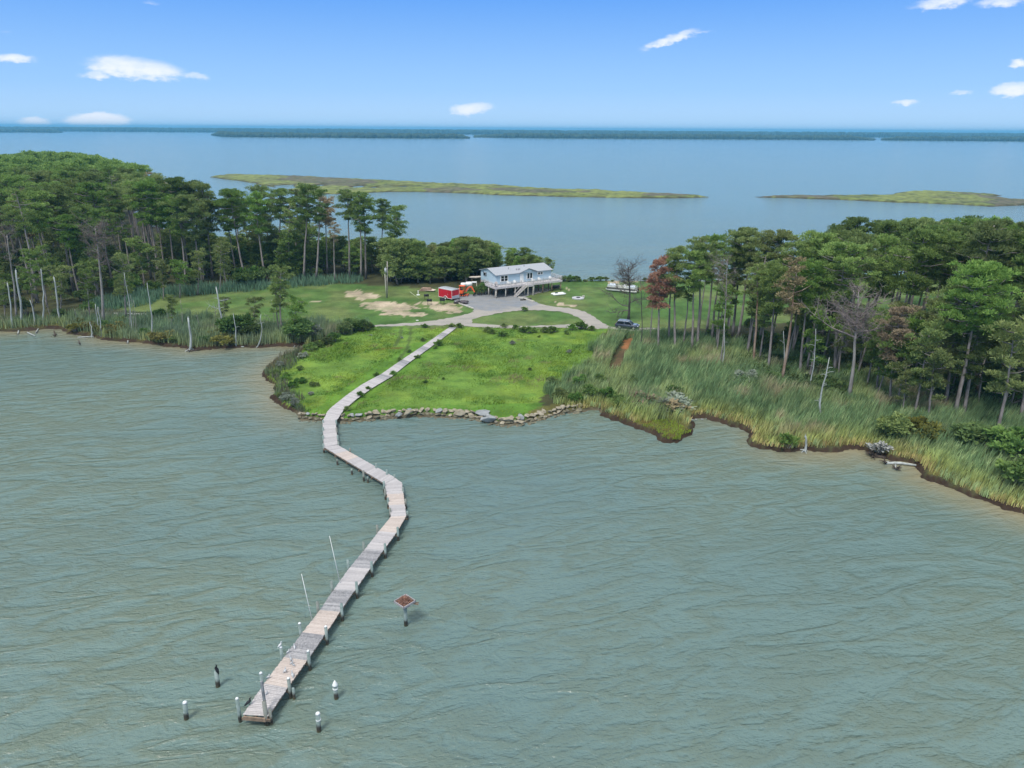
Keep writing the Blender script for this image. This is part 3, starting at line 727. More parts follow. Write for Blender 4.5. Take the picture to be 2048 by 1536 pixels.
snag('bare_tree', 'thin bare trunk between parked car and rust-brown pine', 1281, 699, 1283, 560, .22, 'bark_dark', twigs=7, seed=5, roots=False, taper=.7, z=GZ)
snag('bare_tree', 'tall thin bare-topped grey tree behind white-barked snag', 1440, 740, 1457, 520, .3, 'bark_grey', twigs=16, seed=8, roots=False, taper=.7, z=GZ)
snag('dead_snag', 'white-barked slim snag against tall grey bare-topped tree', 1442, 741, 1451, 648, .26, 'bark_pale', stubs=4, seed=9, roots=False, taper=.5, z=GZ)
snag('dead_snag', 'forked pale broken trunk left of the peeling curved pine', 1565, 766, 1569, 662, .24, 'bark_pale', stubs=2, seed=10, roots=False, z=GZ)
snag('dead_snag', 'slender white dead trunk leaning right over the reeds', 1617, 786, 1634, 658, .28, 'bark_pale', stubs=9, seed=11, roots=False, taper=.6, z=GZ)
snag('dead_snag', 'twisted white dead tree with stubby bare twigs in reeds', 1640, 839, 1656, 716, .42, 'bark_pale', stubs=10, seed=12, roots=False, taper=.75, bend=-.5, z=GZ)
snag('dead_tree', 'big dead tree with grey trunk, bare limbs and twiggy crown', 1696, 804, 1720, 590, .62, 'bark_grey', twigs=34, branches=((.62, -1, .15, 7), (.6, 1, .5, 4.5), (.74, -1, .6, 4), (.8, 1, .6, 4.5)), seed=13, roots=False, taper=.7, z=GZ)
snag('dead_snag', 'short white stump rising from roots at right bank', 1610, 902, 1612, 872, .42, 'bark_pale', seed=14, z=.1, taper=.3)

def outline(px, pts):
    for (a, b), (c, d) in zip(pts, pts[1:]):
        if a <= px <= c: return b + (d - b) * (px - a) / (c - a)
    return pts[0][1] if px < pts[0][0] else pts[-1][1]
def to_px(x, y, z):
    d = Vector((x, y, z - CAMH)); w = d.dot(fw); return 1024 + FPX * d.dot(cr) / w, 768 - FPX * d.dot(cu) / w
placed = []
def scatter(poly, n, mind, seed, accept=lambda x, y: True):
    rs = np.random.RandomState(seed); P = np.array(poly); out = []
    tries = 0
    while len(out) < n and tries < n * 60:
        tries += 1
        x = rs.uniform(P[:, 0].min(), P[:, 0].max()); y = rs.uniform(P[:, 1].min(), P[:, 1].max())
        if not inpoly(np.array([x]), np.array([y]), poly)[0] or not accept(x, y): continue
        if any((x - a) ** 2 + (y - b) ** 2 < mind ** 2 for a, b in out): continue
        out.append((x, y))
    out.sort(key=lambda p: p[1]); return out
OUT_R = [(1340, 490), (1380, 480), (1430, 465), (1480, 450), (1560, 442), (1640, 440), (1700, 437), (1750, 445), (1790, 440), (1850, 428), (1920, 428), (1960, 445), (2000, 448), (2048, 440), (2400, 430)]
WOOD_R = GL([(1400, 668), (1480, 690), (1640, 716), (1760, 752), (1900, 790), (2050, 825), (2400, 880), (2400, 610), (2050, 610), (1850, 612), (1720, 640), (1560, 652), (1420, 655)], GZ)
LOOKS = {'pine': 'mid-green', 'pine_b': 'dark green', 'pine_y': 'yellow-green', 'tan': 'faded tan', 'rust': 'rust-brown'}
def pick(v, tab):
    for lim, txt in tab:
        if v < lim: return txt
    return tab[-1][1]
P_R = [(1480, 'above the slim green twin pines'), (1560, 'over the orange-barked trunk'), (1640, 'over the slender white snag'), (1720, 'behind the big dead tree'), (1800, 'behind the brown-crowned pine'), (1880, 'over the pale-trunked pine'), (1960, 'behind the leaning bright pines'), (9999, 'by the right edge')]
P_L = [(0, 'just inside the left edge'), (70, 'above the creamy white snag'), (150, 'above the split grey snag'), (230, 'above the dead twiggy tree'), (300, 'over the slim leaning snag'), (380, 'over the small round-topped pine'), (460, 'over the tall white limbed snag'), (9999, 'left of the bay gap')]
P_T = [(560, 'left of the bay gap'), (700, 'below tall pines by bay'), (770, 'left of the utility pole'), (850, 'right of the utility pole'), (910, 'behind the red trailer'), (980, 'behind the excavator'), (9999, 'behind the house roof')]
pts = scatter(WOOD_R, 92, 3.4, 5)
for i, (x, y) in enumerate(pts):
    px, py = to_px(x, y, GZ)
    o_ = outline(px, OUT_R) - 8 + random.uniform(0, 56) * (0.4 if y > 140 else 1)
    _, tz = top_over(px, o_, x, y); H = min(26.8, max(15, tz - GZ))
    k_ = random.choice(['tall0', 'tall1', 'tall2', 'tall3', 'tall4', 'tall5', 'tall6', 'tall4', 'tall2'])
    lf = random.choice(['pine', 'pine', 'pine', 'pine_b', 'pine_b', 'pine_y'])
    place_pine(k_, x, y, H, random.uniform(0, 6.28), '%s %s pine %s of right wood, %s' % (pick(H, [(19, 'shorter'), (22.5, 'tall'), (99, 'tallest')]), LOOKS[lf], pick(y, [(118, 'in front'), (140, 'in the middle'), (999, 'at the back')]), pick(px, P_R)), group='pines within the right wood', leafm=lf, lean=(random.uniform(-.3, 1.6), random.uniform(-.6, .6)))
# ---- left wood -------------------------------------------------------------
OUT_L = [(-400, 325), (0, 326), (40, 318), (100, 315), (180, 318), (240, 334), (300, 345), (370, 352), (430, 374), (500, 386), (560, 376), (640, 372), (700, 380), (800, 410)]
LT = [((607, 560), (617, 366), 'tall1', 'tall pine at the thinning right end of left wood', 'pine_b'), ((632, 560), (640, 372), 'thin0', 'narrow tall pine seen against the bay, second from its gap', 'pine_b'),
 ((699, 557), (694, 376), 'tall3', 'tall pine with high round crown against the bay', 'pine_b'), ((722, 560), (716, 382), 'thin1', 'tall thin pine close behind round-crowned pine', 'pine_b'), ((732, 557), (727, 384), 'tall7', 'tall dark pine left of the lone broad pine', 'pine_b'),
 ((781, 551), (797, 409), 'tall5', 'last tall pine at right, bare trunk and windswept crown', None), ((762, 520), (765, 396), 'tall2', 'broad dark lone pine with low boughs against bay', 'pine_b'),
 ((670, 565), (668, 440), 'thin2', 'thin grey-trunked pine losing its needles before the bay', 'tan'), ((556, 552), (563, 372), 'tall6', 'dark pine with wide crown left of the gap to the bay', 'pine_b'),
 ((592, 540), (597, 378), 'tall0', 'dark dense pine in the gap showing marsh island', 'pine_b'), ((655, 548), (650, 392), 'tall1', 'reddish-tipped pine among the tall ones by bay', 'tan'), ((578, 560), (580, 400), 'thin1', 'sparse pine between two dark dense pines', None)]
for b, t_, k_, lab, lf in LT: pine_px(k_, b[0], b[1], t_[0], t_[1], lab, leafm=lf, group='tall pines at the right end of the left wood')
WOOD_L1 = GL([(-260, 632), (0, 628), (120, 616), (240, 598), (330, 584), (450, 570), (550, 563), (548, 532), (480, 520), (380, 510), (320, 480), (240, 470), (100, 470), (-260, 470)], GZ)
WOOD_L2 = GL([(-330, 470), (100, 470), (240, 470), (322, 480), (316, 458), (262, 420), (228, 394), (180, 380), (90, 368), (-330, 362)], GZ)
p1 = scatter(WOOD_L1, 165, 3.9, 9)
cnt = 0
def left_tree(x, y, jit, build=True):
    px, py = to_px(x, y, GZ); o_ = outline(px, OUT_L)
    _, tz = top_over(px, o_, x, y); hmax = tz - GZ
    return px, hmax
for i, (x, y) in enumerate(p1):
    px, hm = left_tree(x, y, 0); H = min(hm + 1.0, random.uniform(18.5, 27.0))
    front = y < G(px, 590, GZ)[1]
    kk = random.choice(['tall%d' % j for j in (0, 1, 2, 3, 4, 5, 6, 7)] + ['thin0', 'thin1'])
    lf = random.choice(['pine', 'pine', 'pine', 'pine_b', 'pine_b', 'pine_y' if front else 'pine'] + (['tan'] if random.random() < .25 else []))
    if px > 300: lf = random.choice(['pine', 'pine_b', 'pine_b', lf])
    place_pine(kk, x, y, H, random.uniform(0, 6.28), '%s %s pine %s of left wood, %s' % (pick(H, [(20.5, 'shorter'), (22.5, 'tall'), (99, 'tallest')]), LOOKS[lf], pick(y, [(185, 'in front'), (215, 'in the middle'), (9999, 'at the back')]), pick(px, P_L)), group='pines within the left wood', leafm=lf, lean=(random.uniform(-1.2, 1.2), random.uniform(-.6, .6)))
# the far depth of the left wood reads as one mass
vs = []
p2 = scatter(WOOD_L2, 560, 4.4, 13)
tk = MB()
for i, (x, y) in enumerate(p2):
    px, hm = left_tree(x, y, 0); H = max(9, min(hm + 3.0, random.uniform(15.5, 28)))
    H0, mb_, v, *_r = PROTO['tall%d' % (i % 8)]
    k = H / H0; a = random.uniform(0, 6.28)
    vv = v.reshape(-1, 4, 3)
    near_ = y < 300
    vv = vv[::3] if near_ else vv[::5]
    c = vv.mean(1, keepdims=True); vv = c + (vv - c) * (1.7 if near_ else 2.2)
    vv = vv.reshape(-1, 3) * k * np.array([1.12, 1.12, 1]); ca, sa = math.cos(a), math.sin(a)
    w_ = np.stack([vv[:, 0] * ca - vv[:, 1] * sa + x, vv[:, 0] * sa + vv[:, 1] * ca + y, vv[:, 2] + GZ], 1); vs.append(w_.astype(np.float32))
    if near_: tk.tube([(x, y, 0), (x, y, H * .9)], [.3, .1], 5, cap=False)
tw = leaf_obj('distant_wood', np.concatenate(vs), M['pine']); tag(tw, 'dense far depth of the pine wood on the left, crowns merging', 'woods', kind='stuff')
tt = tk.build('wood_trunks', M['bark'], tw)

# understorey ---------------------------------------------------------------
TH_OUT = [(330, 460), (640, 470), (700, 472), (760, 476), (809, 474), (843, 486), (880, 495), (908, 477), (945, 474), (980, 482), (1024, 498), (1051, 496), (1075, 503), (1100, 512)]
TH = GL([(390, 560), (470, 548), (560, 562), (680, 556), (760, 566), (830, 572), (900, 572), (950, 566), (1010, 552), (1085, 556), (1085, 548), (1000, 535), (900, 521), (800, 512), (700, 504), (590, 506), (480, 500), (390, 488), (340, 470), (330, 500)], GZ)
for x, y in scatter(TH, 150, 2.5, 21) + scatter(GL([(780, 562), (830, 570), (900, 570), (950, 566), (1010, 551), (1092, 556), (1100, 551), (1000, 537), (900, 524), (800, 516)], GZ), 60, 2.2, 23):
    px, py = to_px(x, y, GZ); _, tz = top_over(px, outline(px, TH_OUT) + random.uniform(0, 34), x, y); H = max(5, min(12, tz - GZ))
    lf = random.choice(['pine', 'pine', 'pine_b', 'pine_y'])
    place_pine('young%d' % random.randrange(4), x, y, H, random.uniform(0, 6.28), '%s %s young pine %s of thicket, %s' % (pick(H, [(7, 'low'), (9.5, 'mid-height'), (99, 'high')]), LOOKS[lf], pick(y, [(200, 'in front'), (9999, 'at the back')]), pick(px, P_T)), group='young pines in the thicket', cat='tree',
               leafm=lf, lean=(random.uniform(-.4, .4), 0), wide=random.uniform(1.05, 1.5))
UL = GL([(-260, 640), (0, 636), (200, 615), (330, 585), (450, 572), (560, 563), (640, 560), (640, 520), (400, 520), (200, 520), (-260, 520)], GZ)
for i, (x, y) in enumerate(scatter(UL, 170, 2.7, 31)):
    px, py = to_px(x, y, GZ); row = pick(y, [(172, 'in front'), (200, 'amid trunks'), (9999, 'at the back')]); u_ = random.random()
    if u_ < .62:
        lf = random.choice(['pine_b', 'pine', 'pine_y', 'pine_y']); H = random.uniform(5, 14) if u_ < .4 else random.uniform(4, 8)
        place_pine(random.choice(['small0', 'small1', 'small2', 'young0', 'young2']) if H > 7 else 'young%d' % random.randrange(4), x, y, H, random.uniform(0, 6.28), '%s %s understorey pine %s of left wood, %s' % (pick(H, [(7, 'low'), (10, 'mid-height'), (99, 'higher')]), LOOKS[lf], row, pick(px, P_L)), group='young pines under the left wood', leafm=lf, wide=1.15)
    else:
        m2 = random.choice(['shrub', 'shrub_d', 'shrub_d']); shrub(random.choice('abcd'), x, y, random.uniform(2, 4.2), '%s leafy shrub %s of left wood, %s' % ('bright' if m2 == 'shrub' else 'dark', row, pick(px, P_L)), m2, 'shrubs under the left wood')
for x, y in scatter(GL([(1345, 700), (1480, 722), (1600, 765), (1760, 800), (1960, 860), (2100, 880), (2100, 800), (1900, 770), (1700, 725), (1500, 680), (1400, 665)], GZ), 42, 3.2, 35):
    px, py = to_px(x, y, GZ); lf = random.choice(['pine_b', 'pine', 'pine', 'pine_y']); right_ = px > 1690; H = random.uniform(7, 15) if right_ else random.uniform(12, 19)
    place_pine(random.choice(['small0', 'small1', 'small2']) if H < 13 else random.choice(['thin0', 'thin1', 'thin2', 'tall7', 'tall5']), x, y, H, random.uniform(0, 6.28), '%s %s pine among the front trunks, %s' % (pick(H, [(11, 'low'), (14, 'half-height'), (99, 'slender')]), LOOKS[lf], pick(px, P_R)), group='half-height pines at the front of the right wood', leafm=lf, lean=(random.uniform(-.2, .9), 0))
UR = GL([(1400, 672), (1480, 700), (1560, 725), (1700, 760), (1900, 800), (2200, 860), (2300, 700), (2050, 640), (1800, 640), (1650, 660), (1450, 664)], GZ)
for x, y in scatter(UR, 120, 2.3, 33):
    px, py = to_px(x, y, GZ); m2 = random.choice(['shrub', 'shrub_d', 'shrub_d', 'shrub_d'])
    shrub(random.choice('abcd'), x, y, random.uniform(1.8, 3.8), '%s shrub %s of right wood, %s' % ('bright' if m2 == 'shrub' else 'dark', pick(y, [(112, 'in front'), (130, 'on the shaded floor'), (999, 'at the back')]), pick(px, P_R)), m2, 'shrubs under the right wood')
# ================================================================== far shores
def far_shore(front, depth, H, name_seed, rows=4, gap=0.0, hv=.35, tree0=0.0):
    rs = np.random.RandomState(name_seed); f = GL(front)
    # low land strip
    n = len(f); v = [(x, y, .4) for x, y in f] + [(x * (1 + depth / y), y + depth, .4) for x, y in f] + [(x, y, -.6) for x, y in f]
    fc = []
    for i in range(n - 1): fc += [(i, i + 1, n + i + 1, n + i), (2 * n + i, 2 * n + i + 1, i + 1, i)]
    o = np_mesh('far_shore', v, np.array(fc).ravel(), np.full(len(fc), 4), M['farland']); tag(o, kind='structure')
    # tree masses
    vs, fs = [], []; b = 0
    for r_ in range(rows):
        L = 0.0
        for i in range(n - 1):
            (x1, y1), (x2, y2) = f[i], f[i + 1]; seg = math.hypot(x2 - x1, y2 - y1); s = 0.0
            while s < seg:
                wdt = rs.uniform(9, 22) * (y1 / 3300) ** .5; s += wdt * (.55 if gap == 0 else rs.choice([.6, .8, 1.6]))
                t = min(1, s / seg); yy = y1 + (y2 - y1) * t + 12 + depth * .9 * (r_ + rs.rand()) / rows; xx = (x1 + (x2 - x1) * t) * yy / (y1 + (y2 - y1) * t)
                fr_ = (i + t) / (n - 1); hh = (.35 + .65 * min(1, min(fr_, 1 - fr_) * 11)) * H * (1 - hv * rs.rand()) * (.6 + .4 * min(1, (fbm(np.array([xx]), np.array([yy]), .004, 3)[0]) * 1.8)); w2 = wdt * .75
                for k_, (rr, zz) in enumerate(((.75, 0), (1.0, .45), (.62, .85))):
                    for a in range(6):
                        th = a * PI / 3 + rs.rand() * .5; vs.append((xx + math.cos(th) * w2 * rr, yy + math.sin(th) * w2 * rr, hh * zz * rs.uniform(.85, 1.1)))
                vs.append((xx, yy, hh))
                for k_ in range(2):
                    for a in range(6): q = (a + 1) % 6; fs.append((b + k_ * 6 + a, b + k_ * 6 + q, b + k_ * 6 + 6 + q, b + k_ * 6 + 6 + a))
                for a in range(6): fs.append((b + 12 + a, b + 12 + (a + 1) % 6, b + 18, b + 18))
                b += 19
    fl = []; sz = []
    for q in fs:
        if q[2] == q[3]: fl += q[:3]; sz.append(3)
        else: fl += q; sz.append(4)
    return vs, fl, sz
M['farland'] = mat('far_shore', (.12, .13, .07), .95, .3, .01, coord='Object')
M['farwood'] = mat('far_woods', (.040, .062, .032), .95, .35, .05)
FAR = [([(428, 271), (455, 274), (540, 275), (700, 276), (820, 277), (905, 277), (935, 277.5)], 420, 24, 1, 4, 'dark wooded strip of far shore left of centre'),
       ([(948, 275), (1100, 277), (1270, 278), (1480, 279), (1640, 280), (1745, 281)], 480, 25, 2, 4, 'dark wooded strip of far shore right of centre'),
       ([(1762, 281), (1900, 282), (2048, 283), (2300, 285)], 420, 24, 3, 4, 'dark wooded strip of far shore at right edge'),
       ([(-300, 263), (0, 265), (60, 265), (120, 265.5)], 400, 26, 4, 3, 'dark wooded strip of far shore at left edge'),
       ([(-700, 257), (0, 262), (430, 265), (950, 269), (1500, 273), (1760, 275), (2400, 279), (2900, 282)], 3500, 39, 5, 12, 'pale blue wooded shore along the whole horizon')]
for fr, dep, H, sd__, rows, lab in FAR:
    v, fl, sz = far_shore(fr, dep, H, sd__, rows); o = np_mesh('far_woods', v, fl, sz, M['farwood'], smooth=True); tag(o, lab, 'woods', kind='stuff')

# haze: one even box of air over everything, reaching past the horizon shore
hz = MB(); hz.box((0, 9500, 34.0), (37000, 20400, 72.0)); M['haze'] = bpy.data.materials.new('haze'); M['haze'].use_nodes = True
k = NT(M['haze'].node_tree); pv = k.n('ShaderNodeVolumePrincipled', None, Color=(.20, .62, .95, 1), Density=0.00013, Anisotropy=0.0); o_ = k.n('ShaderNodeOutputMaterial'); k.t.links.new(pv.outputs[0], o_.inputs[1])
tag(hz.build('haze', M['haze']), 'thin blue haze over the bay and far shore', 'haze', kind='stuff')

# ================================================================== reeds and grass
def clear_of(x, y):
    """True where no path, drive or yard lies"""
    ok = np.ones(x.shape, dtype=bool)
    ok &= segdist(x, y, WALK_W, False) > 1.1
    return ok
WALK_W = GL([(662, 838), (668, 826), (703, 795), (734, 772), (773, 750), (812, 721), (851, 694), (890, 666), (908, 653)], GZ)
REED_R = [(1185, 812), (1110, 806), (1085, 790), (1120, 760), (1170, 735), (1180, 700), (1215, 662), (1245, 664), (1262, 672), (1300, 668), (1440, 682), (1560, 712), (1700, 745), (1900, 795), (2150, 850), (2600, 950), (2600, 1200), (2300, 1110), (2150, 1062), (2048, 1030), (1965, 1003), (1890, 972), (1850, 955), (1838, 938), (1790, 921), (1750, 912), (1728, 902), (1640, 904), (1575, 906), (1500, 892), (1494, 880), (1500, 868), (1482, 856), (1430, 842), (1400, 832), (1385, 838), (1375, 850), (1340, 846), (1300, 850), (1262, 849), (1235, 840), (1212, 832)]
REED_L = [(-300, 664), (0, 660), (110, 654), (128, 658), (180, 670), (270, 682), (350, 692), (381, 697), (430, 696), (530, 693), (590, 691), (618, 690), (640, 676), (690, 668), (735, 664), (738, 652), (640, 648), (560, 652), (480, 646), (400, 634), (300, 634), (205, 628), (100, 640), (0, 645), (-300, 650)]
REED_L2 = [(330, 594), (300, 610), (200, 625), (180, 600), (300, 580), (400, 572), (540, 566), (600, 560), (700, 556), (730, 562), (690, 568), (560, 578), (450, 588)]
REED_E = [(523, 748), (560, 712), (600, 698), (625, 690), (600, 720), (570, 750), (585, 790), (605, 826), (590, 826), (560, 812), (546, 797), (549, 785), (531, 760)]

def blades(n_dens, poly_px, hrange, wrange, seed, colf, lean=(.28, .10), keep=None, minsd=.18, hscale=None):
    rs = np.random.RandomState(seed); P = GL(poly_px, GZ); A = np.array(P); a0, a1 = A.min(0), A.max(0)
    a0[0] = max(a0[0], -150); a1[0] = min(a1[0], 110)
    n = int((a1[0] - a0[0]) * (a1[1] - a0[1]) * n_dens)
    x = rs.uniform(a0[0], a1[0], n); y = rs.uniform(a0[1], a1[1], n)
    k = inpoly(x + (vn(x, y, .5, 3) - .5) * 2.5, y + (vn(x, y, .5, 9) - .5) * 3, P); x, y = x[k], y[k]
    sd = sdist(x, y, LAND); k = (sd > minsd) & clear_of(x, y)
    if keep is not None: k &= keep(x, y, rs)
    x, y, sd = x[k], y[k], sd[k]; n = len(x)
    h = rs.uniform(*hrange, n) * (.65 + .7 * fbm(x, y, .25, 3, 5))
    if hscale is not None: h = h * hscale(x, y, sd)
    w = rs.uniform(*wrange, n); th = rs.uniform(0, PI, n); lx = lean[0] * h * rs.uniform(.4, 1.6, n) + rs.randn(n) * .10 * h; ly = lean[1] * h * rs.uniform(.2, 1.6, n) + rs.randn(n) * .10 * h
    cx, cy = np.cos(th) * w / 2, np.sin(th) * w / 2; z0 = np.full(n, GZ - .12)
    v = np.stack([np.stack([x - cx, y - cy, z0], 1), np.stack([x + cx, y + cy, z0], 1), np.stack([x + lx * .35 + cx * .9, y + ly * .35 + cy * .9, z0 + h * .6], 1), np.stack([x + lx * .35 - cx * .9, y + ly * .35 - cy * .9, z0 + h * .6], 1), np.stack([x + lx, y + ly, z0 + h], 1)], 1)
    c = colf(x, y, sd, rs); c = np.repeat(c, 5, 0)
    b = np.arange(n)[:, None] * 5
    q = (b + np.array([[0, 1, 2, 3]])); t = (b + np.array([[3, 2, 4]]))
    fl = np.concatenate([q, t], 1).ravel(); sz = np.tile([4, 3], n)
    return v.reshape(-1, 3), fl, sz, c
def mixc(a, b, t): t = np.clip(t, 0, 1)[:, None]; return a * (1 - t) + np.array(b) * t
def reed_col(x, y, sd, rs):
    n = len(x); g = fbm(x, y, .12, 3, 61); h = fbm(x, y, .5, 3, 71)
    c = np.tile(np.array([.165, .250, .118]), (n, 1))
    c = mixc(c, (.285, .340, .140), (g - .48) * 5); c = mixc(c, (.125, .205, .095), (.47 - h) * 5)
    c = mixc(c, (.34, .31, .19), (fbm(x, y, .2, 3, 81) - .63) * 8)
    c = mixc(c, (.340, .370, .120), (5.5 - sd) / 3.5 * (.45 + .6 * rs.rand(n))); c = mixc(c, (.42, .30, .15), (1.9 - sd) / 1.5 * rs.rand(n))
    q = fbm(x, y, 1.1, 2, 33)
    c = mixc(c, (.28, .36, .17), (q - .58) * 7); c *= (.66 + .68 * vn(x, y, 1.6, 5))[:, None]; c *= rs.uniform(.85, 1.5, (n, 1)); return c
TRK = [G(1258, 680, GZ), G(1240, 710, GZ), G(1225, 745, GZ)]
pen = GL([(1262, 849), (1300, 850), (1340, 846), (1384, 850), (1400, 872), (1362, 892), (1300, 884)], GZ)
spitc = GL([(1262, 849), (1320, 850), (1395, 860), (1400, 880), (1300, 895)], GZ)
CARC = G(1262, 664, GZ)
def keep_r(x, y, rs):
    near_car = ((x - CARC[0]) / 5.5) ** 2 + ((y - CARC[1]) / 3.0) ** 2 < 1
    inner = segdist(x, y, GL([(1480, 700), (1640, 735), (1800, 780), (2200, 860)], GZ), False)
    return (segdist(x, y, TRK, False) > 1.1) & ~inpoly(x, y, pen) & ~near_car
def reed_obj(data, label, name='reeds', m_='reed'):
    v, fl, sz, c = data; o = np_mesh(name, v, fl, sz, M[m_], colors=c); return tag(o, label, 'reeds' if name == 'reeds' else 'grass', kind='stuff')
reed_obj(blades(26, REED_R, (1.3, 2.3), (.06, .12), 3, reed_col, keep=keep_r, lean=(.22, .03), hscale=lambda x, y, sd: np.clip(.42 + sd / 9, .42, 1.1)), 'wind-bent green reeds covering the marsh on the right bank')
def reed_col_l(x, y, sd, rs):
    n = len(x); c = reed_col(x, y, sd + 1.5, rs); return mixc(c, (.20, .26, .20), fbm(x, y, .3, 3, 99) * .8)
reed_obj(blades(14, REED_L, (1.2, 2.2), (.08, .15), 5, reed_col_l, lean=(.1, .0)), 'pale blue-green reeds along the left bank with snags')
reed_obj(blades(7, REED_L2, (1.0, 2.2), (.12, .2), 6, lambda x, y, sd, rs: np.array([.135, .225, .145]) * rs.uniform(.8, 1.5, (len(x), 1)), lean=(.05, 0)), 'green reeds at the foot of the left pines')
def spit_col(x, y, sd, rs): return mixc(np.tile(np.array([.250, .330, .050]), (len(x), 1)), (.28, .22, .08), (fbm(x, y, .8, 2, 5) - .5) * 6) * rs.uniform(.8, 1.2, (len(x), 1))
PEN = [(1235, 838), (1262, 846), (1300, 846), (1340, 842), (1375, 848), (1386, 856), (1392, 870), (1366, 877), (1362, 888), (1335, 886), (1312, 879), (1312, 870), (1262, 851)]
reed_obj(blades(50, PEN, (.25, .5), (.06, .1), 7, spit_col, minsd=.2, lean=(.2, 0)), 'short yellow-green marsh grass on the small point of land', 'grass', 'grass')
def edge_col(x, y, sd, rs): return mixc(np.tile(np.array([.150, .195, .105]), (len(x), 1)), (.17, .16, .11), (fbm(x, y, .6, 2, 5) - .45) * 6) * rs.uniform(.7, 1.3, (len(x), 1))
reed_obj(blades(18, REED_E, (.5, 1.3), (.07, .12), 8, edge_col, minsd=.3, lean=(.1, 0)), 'dull green brush along the left edge of the bright field', 'grass', 'grass')
# long grass of the field
def field_col(x, y, sd, rs):
    n = len(x); c = np.tile(np.array([.150, .245, .040]), (n, 1))
    c = mixc(c, (.235, .320, .045), (fbm(x, y, .16, 3, 41) - .5) * 3); c = mixc(c, (.095, .185, .035), (fbm(x, y, .6, 3, 31) - .52) * 6)
    c = mixc(c, (.22, .21, .10), (fbm(x, y, .35, 3, 91) - .64) * 10); return c * rs.uniform(.8, 1.25, (n, 1))
mow = GL(Z_MOW, GZ); dkl = GL([(650, 830), (760, 750), (850, 692)], GZ)
def keep_f(x, y, rs):
    m = inpoly(x, y, mow) | (segdist(x, y, dkl, False) < 2.6)
    for t_ in TRACKS: m |= segdist(x, y, GL(t_, GZ), False) < .4
    return ~m | (rs.rand(len(x)) < .12)
reed_obj(blades(22, Z_FIELD, (.14, .42), (.07, .13), 9, field_col, keep=keep_f, lean=(.6, .3), minsd=1.2, hscale=lambda x, y, sd: .35 + 1.3 * np.clip(fbm(x, y, .22, 3, 15) * 1.6 - .4, 0, 1)), 'bright green long grass of the field between house and shore', 'grass', 'grass')
def lawn_col(x, y, sd, rs): return mixc(np.tile(np.array([.095, .165, .045]), (len(x), 1)), (.17, .19, .07), (fbm(x, y, .1, 3, 21) - .5) * 5) * rs.uniform(.8, 1.2, (len(x), 1))

# brush thickets within the reeds ------------------------------------------
def sh_px(px, py, hpx, label, m_='shrub', group=None, key=None, wide=1.0, name='shrub'):
    x, y = G(px, py, GZ); _, tz = top_over(px, py - hpx, x, y)
    return shrub(key or random.choice('abcd'), x, y, max(.35, tz - GZ), label, m_, group, wide, name)
sh_px(1785, 876, 48, 'dark green rounded bush at the reed edge, left of the olive bush', 'shrub', None, 'd', 1.3)
sh_px(1848, 880, 42, 'olive-brown bush right of the dark rounded bush', 'shrub_o', None, 'a', 1.2)
sh_px(1758, 903, 20, 'grey leafless brush above fallen log', 'twig_pale', None, 's', 1.5)
sh_px(1486, 768, 30, 'pale grey-green bush standing among the tall reeds', 'shrub_g', None, 'a', 1.2)
sh_px(1665, 788, 30, 'dark bush behind the twisted white dead tree', 'shrub_d', None, 'c', 1.2)
sh_px(1578, 893, 22, 'grey-green bush by the white stump', 'weed', None, 's', 1.3)
sh_px(1955, 900, 55, 'large dark bush under the near pine at right edge', 'shrub_d', None, 'd', 1.4)
sh_px(2020, 925, 70, 'large green bush at the right edge above yellow reeds', 'shrub', None, 'd', 1.3)
sh_px(2035, 975, 60, 'lowest green bush at right edge beside the bank', 'shrub', None, 'b', 1.3)
sh_px(1345, 792, 20, 'dark low bush amid reeds above the brown brush', 'shrub_d', None, 'c')
sh_px(1263, 774, 24, 'dark bush with a bright tip left in the reeds', 'shrub_d', None, 'b')
for i, (a, b) in enumerate([(1305, 815), (1325, 822), (1345, 818), (1365, 812), (1290, 808), (1335, 806)]):
    sh_px(a, b, 20, 'brown-grey twiggy brush behind the small point of land', 'shrub_g' if i % 2 else 'tan', 'brown brush behind the point', 's', 2.2)
for (a, b, h) in [(1490, 770, 22), (1520, 745, 24), (1545, 762, 26), (1570, 752, 26), (1530, 730, 22), (1600, 770, 26), (1585, 735, 26), (1560, 722, 22), (1640, 745, 24), (1500, 722, 20), (1510, 760, 22), (1620, 730, 26)]:
    sh_px(a, b + 6, h, 'dark green myrtle bush between trunks at the wood edge', 'shrub_d', 'myrtle bushes at the front of the right wood', wide=1.4)
for (a, b, h, w_) in [(1120, 800, 24, 1.3), (1150, 806, 22, 1.2), (1180, 796, 28, 1.2), (1105, 775, 22, 1.3), (1160, 775, 26, 1.3), (1215, 800, 26, 1.2), (1200, 770, 22, 1.2), (1240, 812, 22, 1.1)]:
    sh_px(a, b, h, 'leafy blue-green bush at the shore end of the rock wall', 'shrub', 'bushes at the right end of the rock wall', wide=w_)
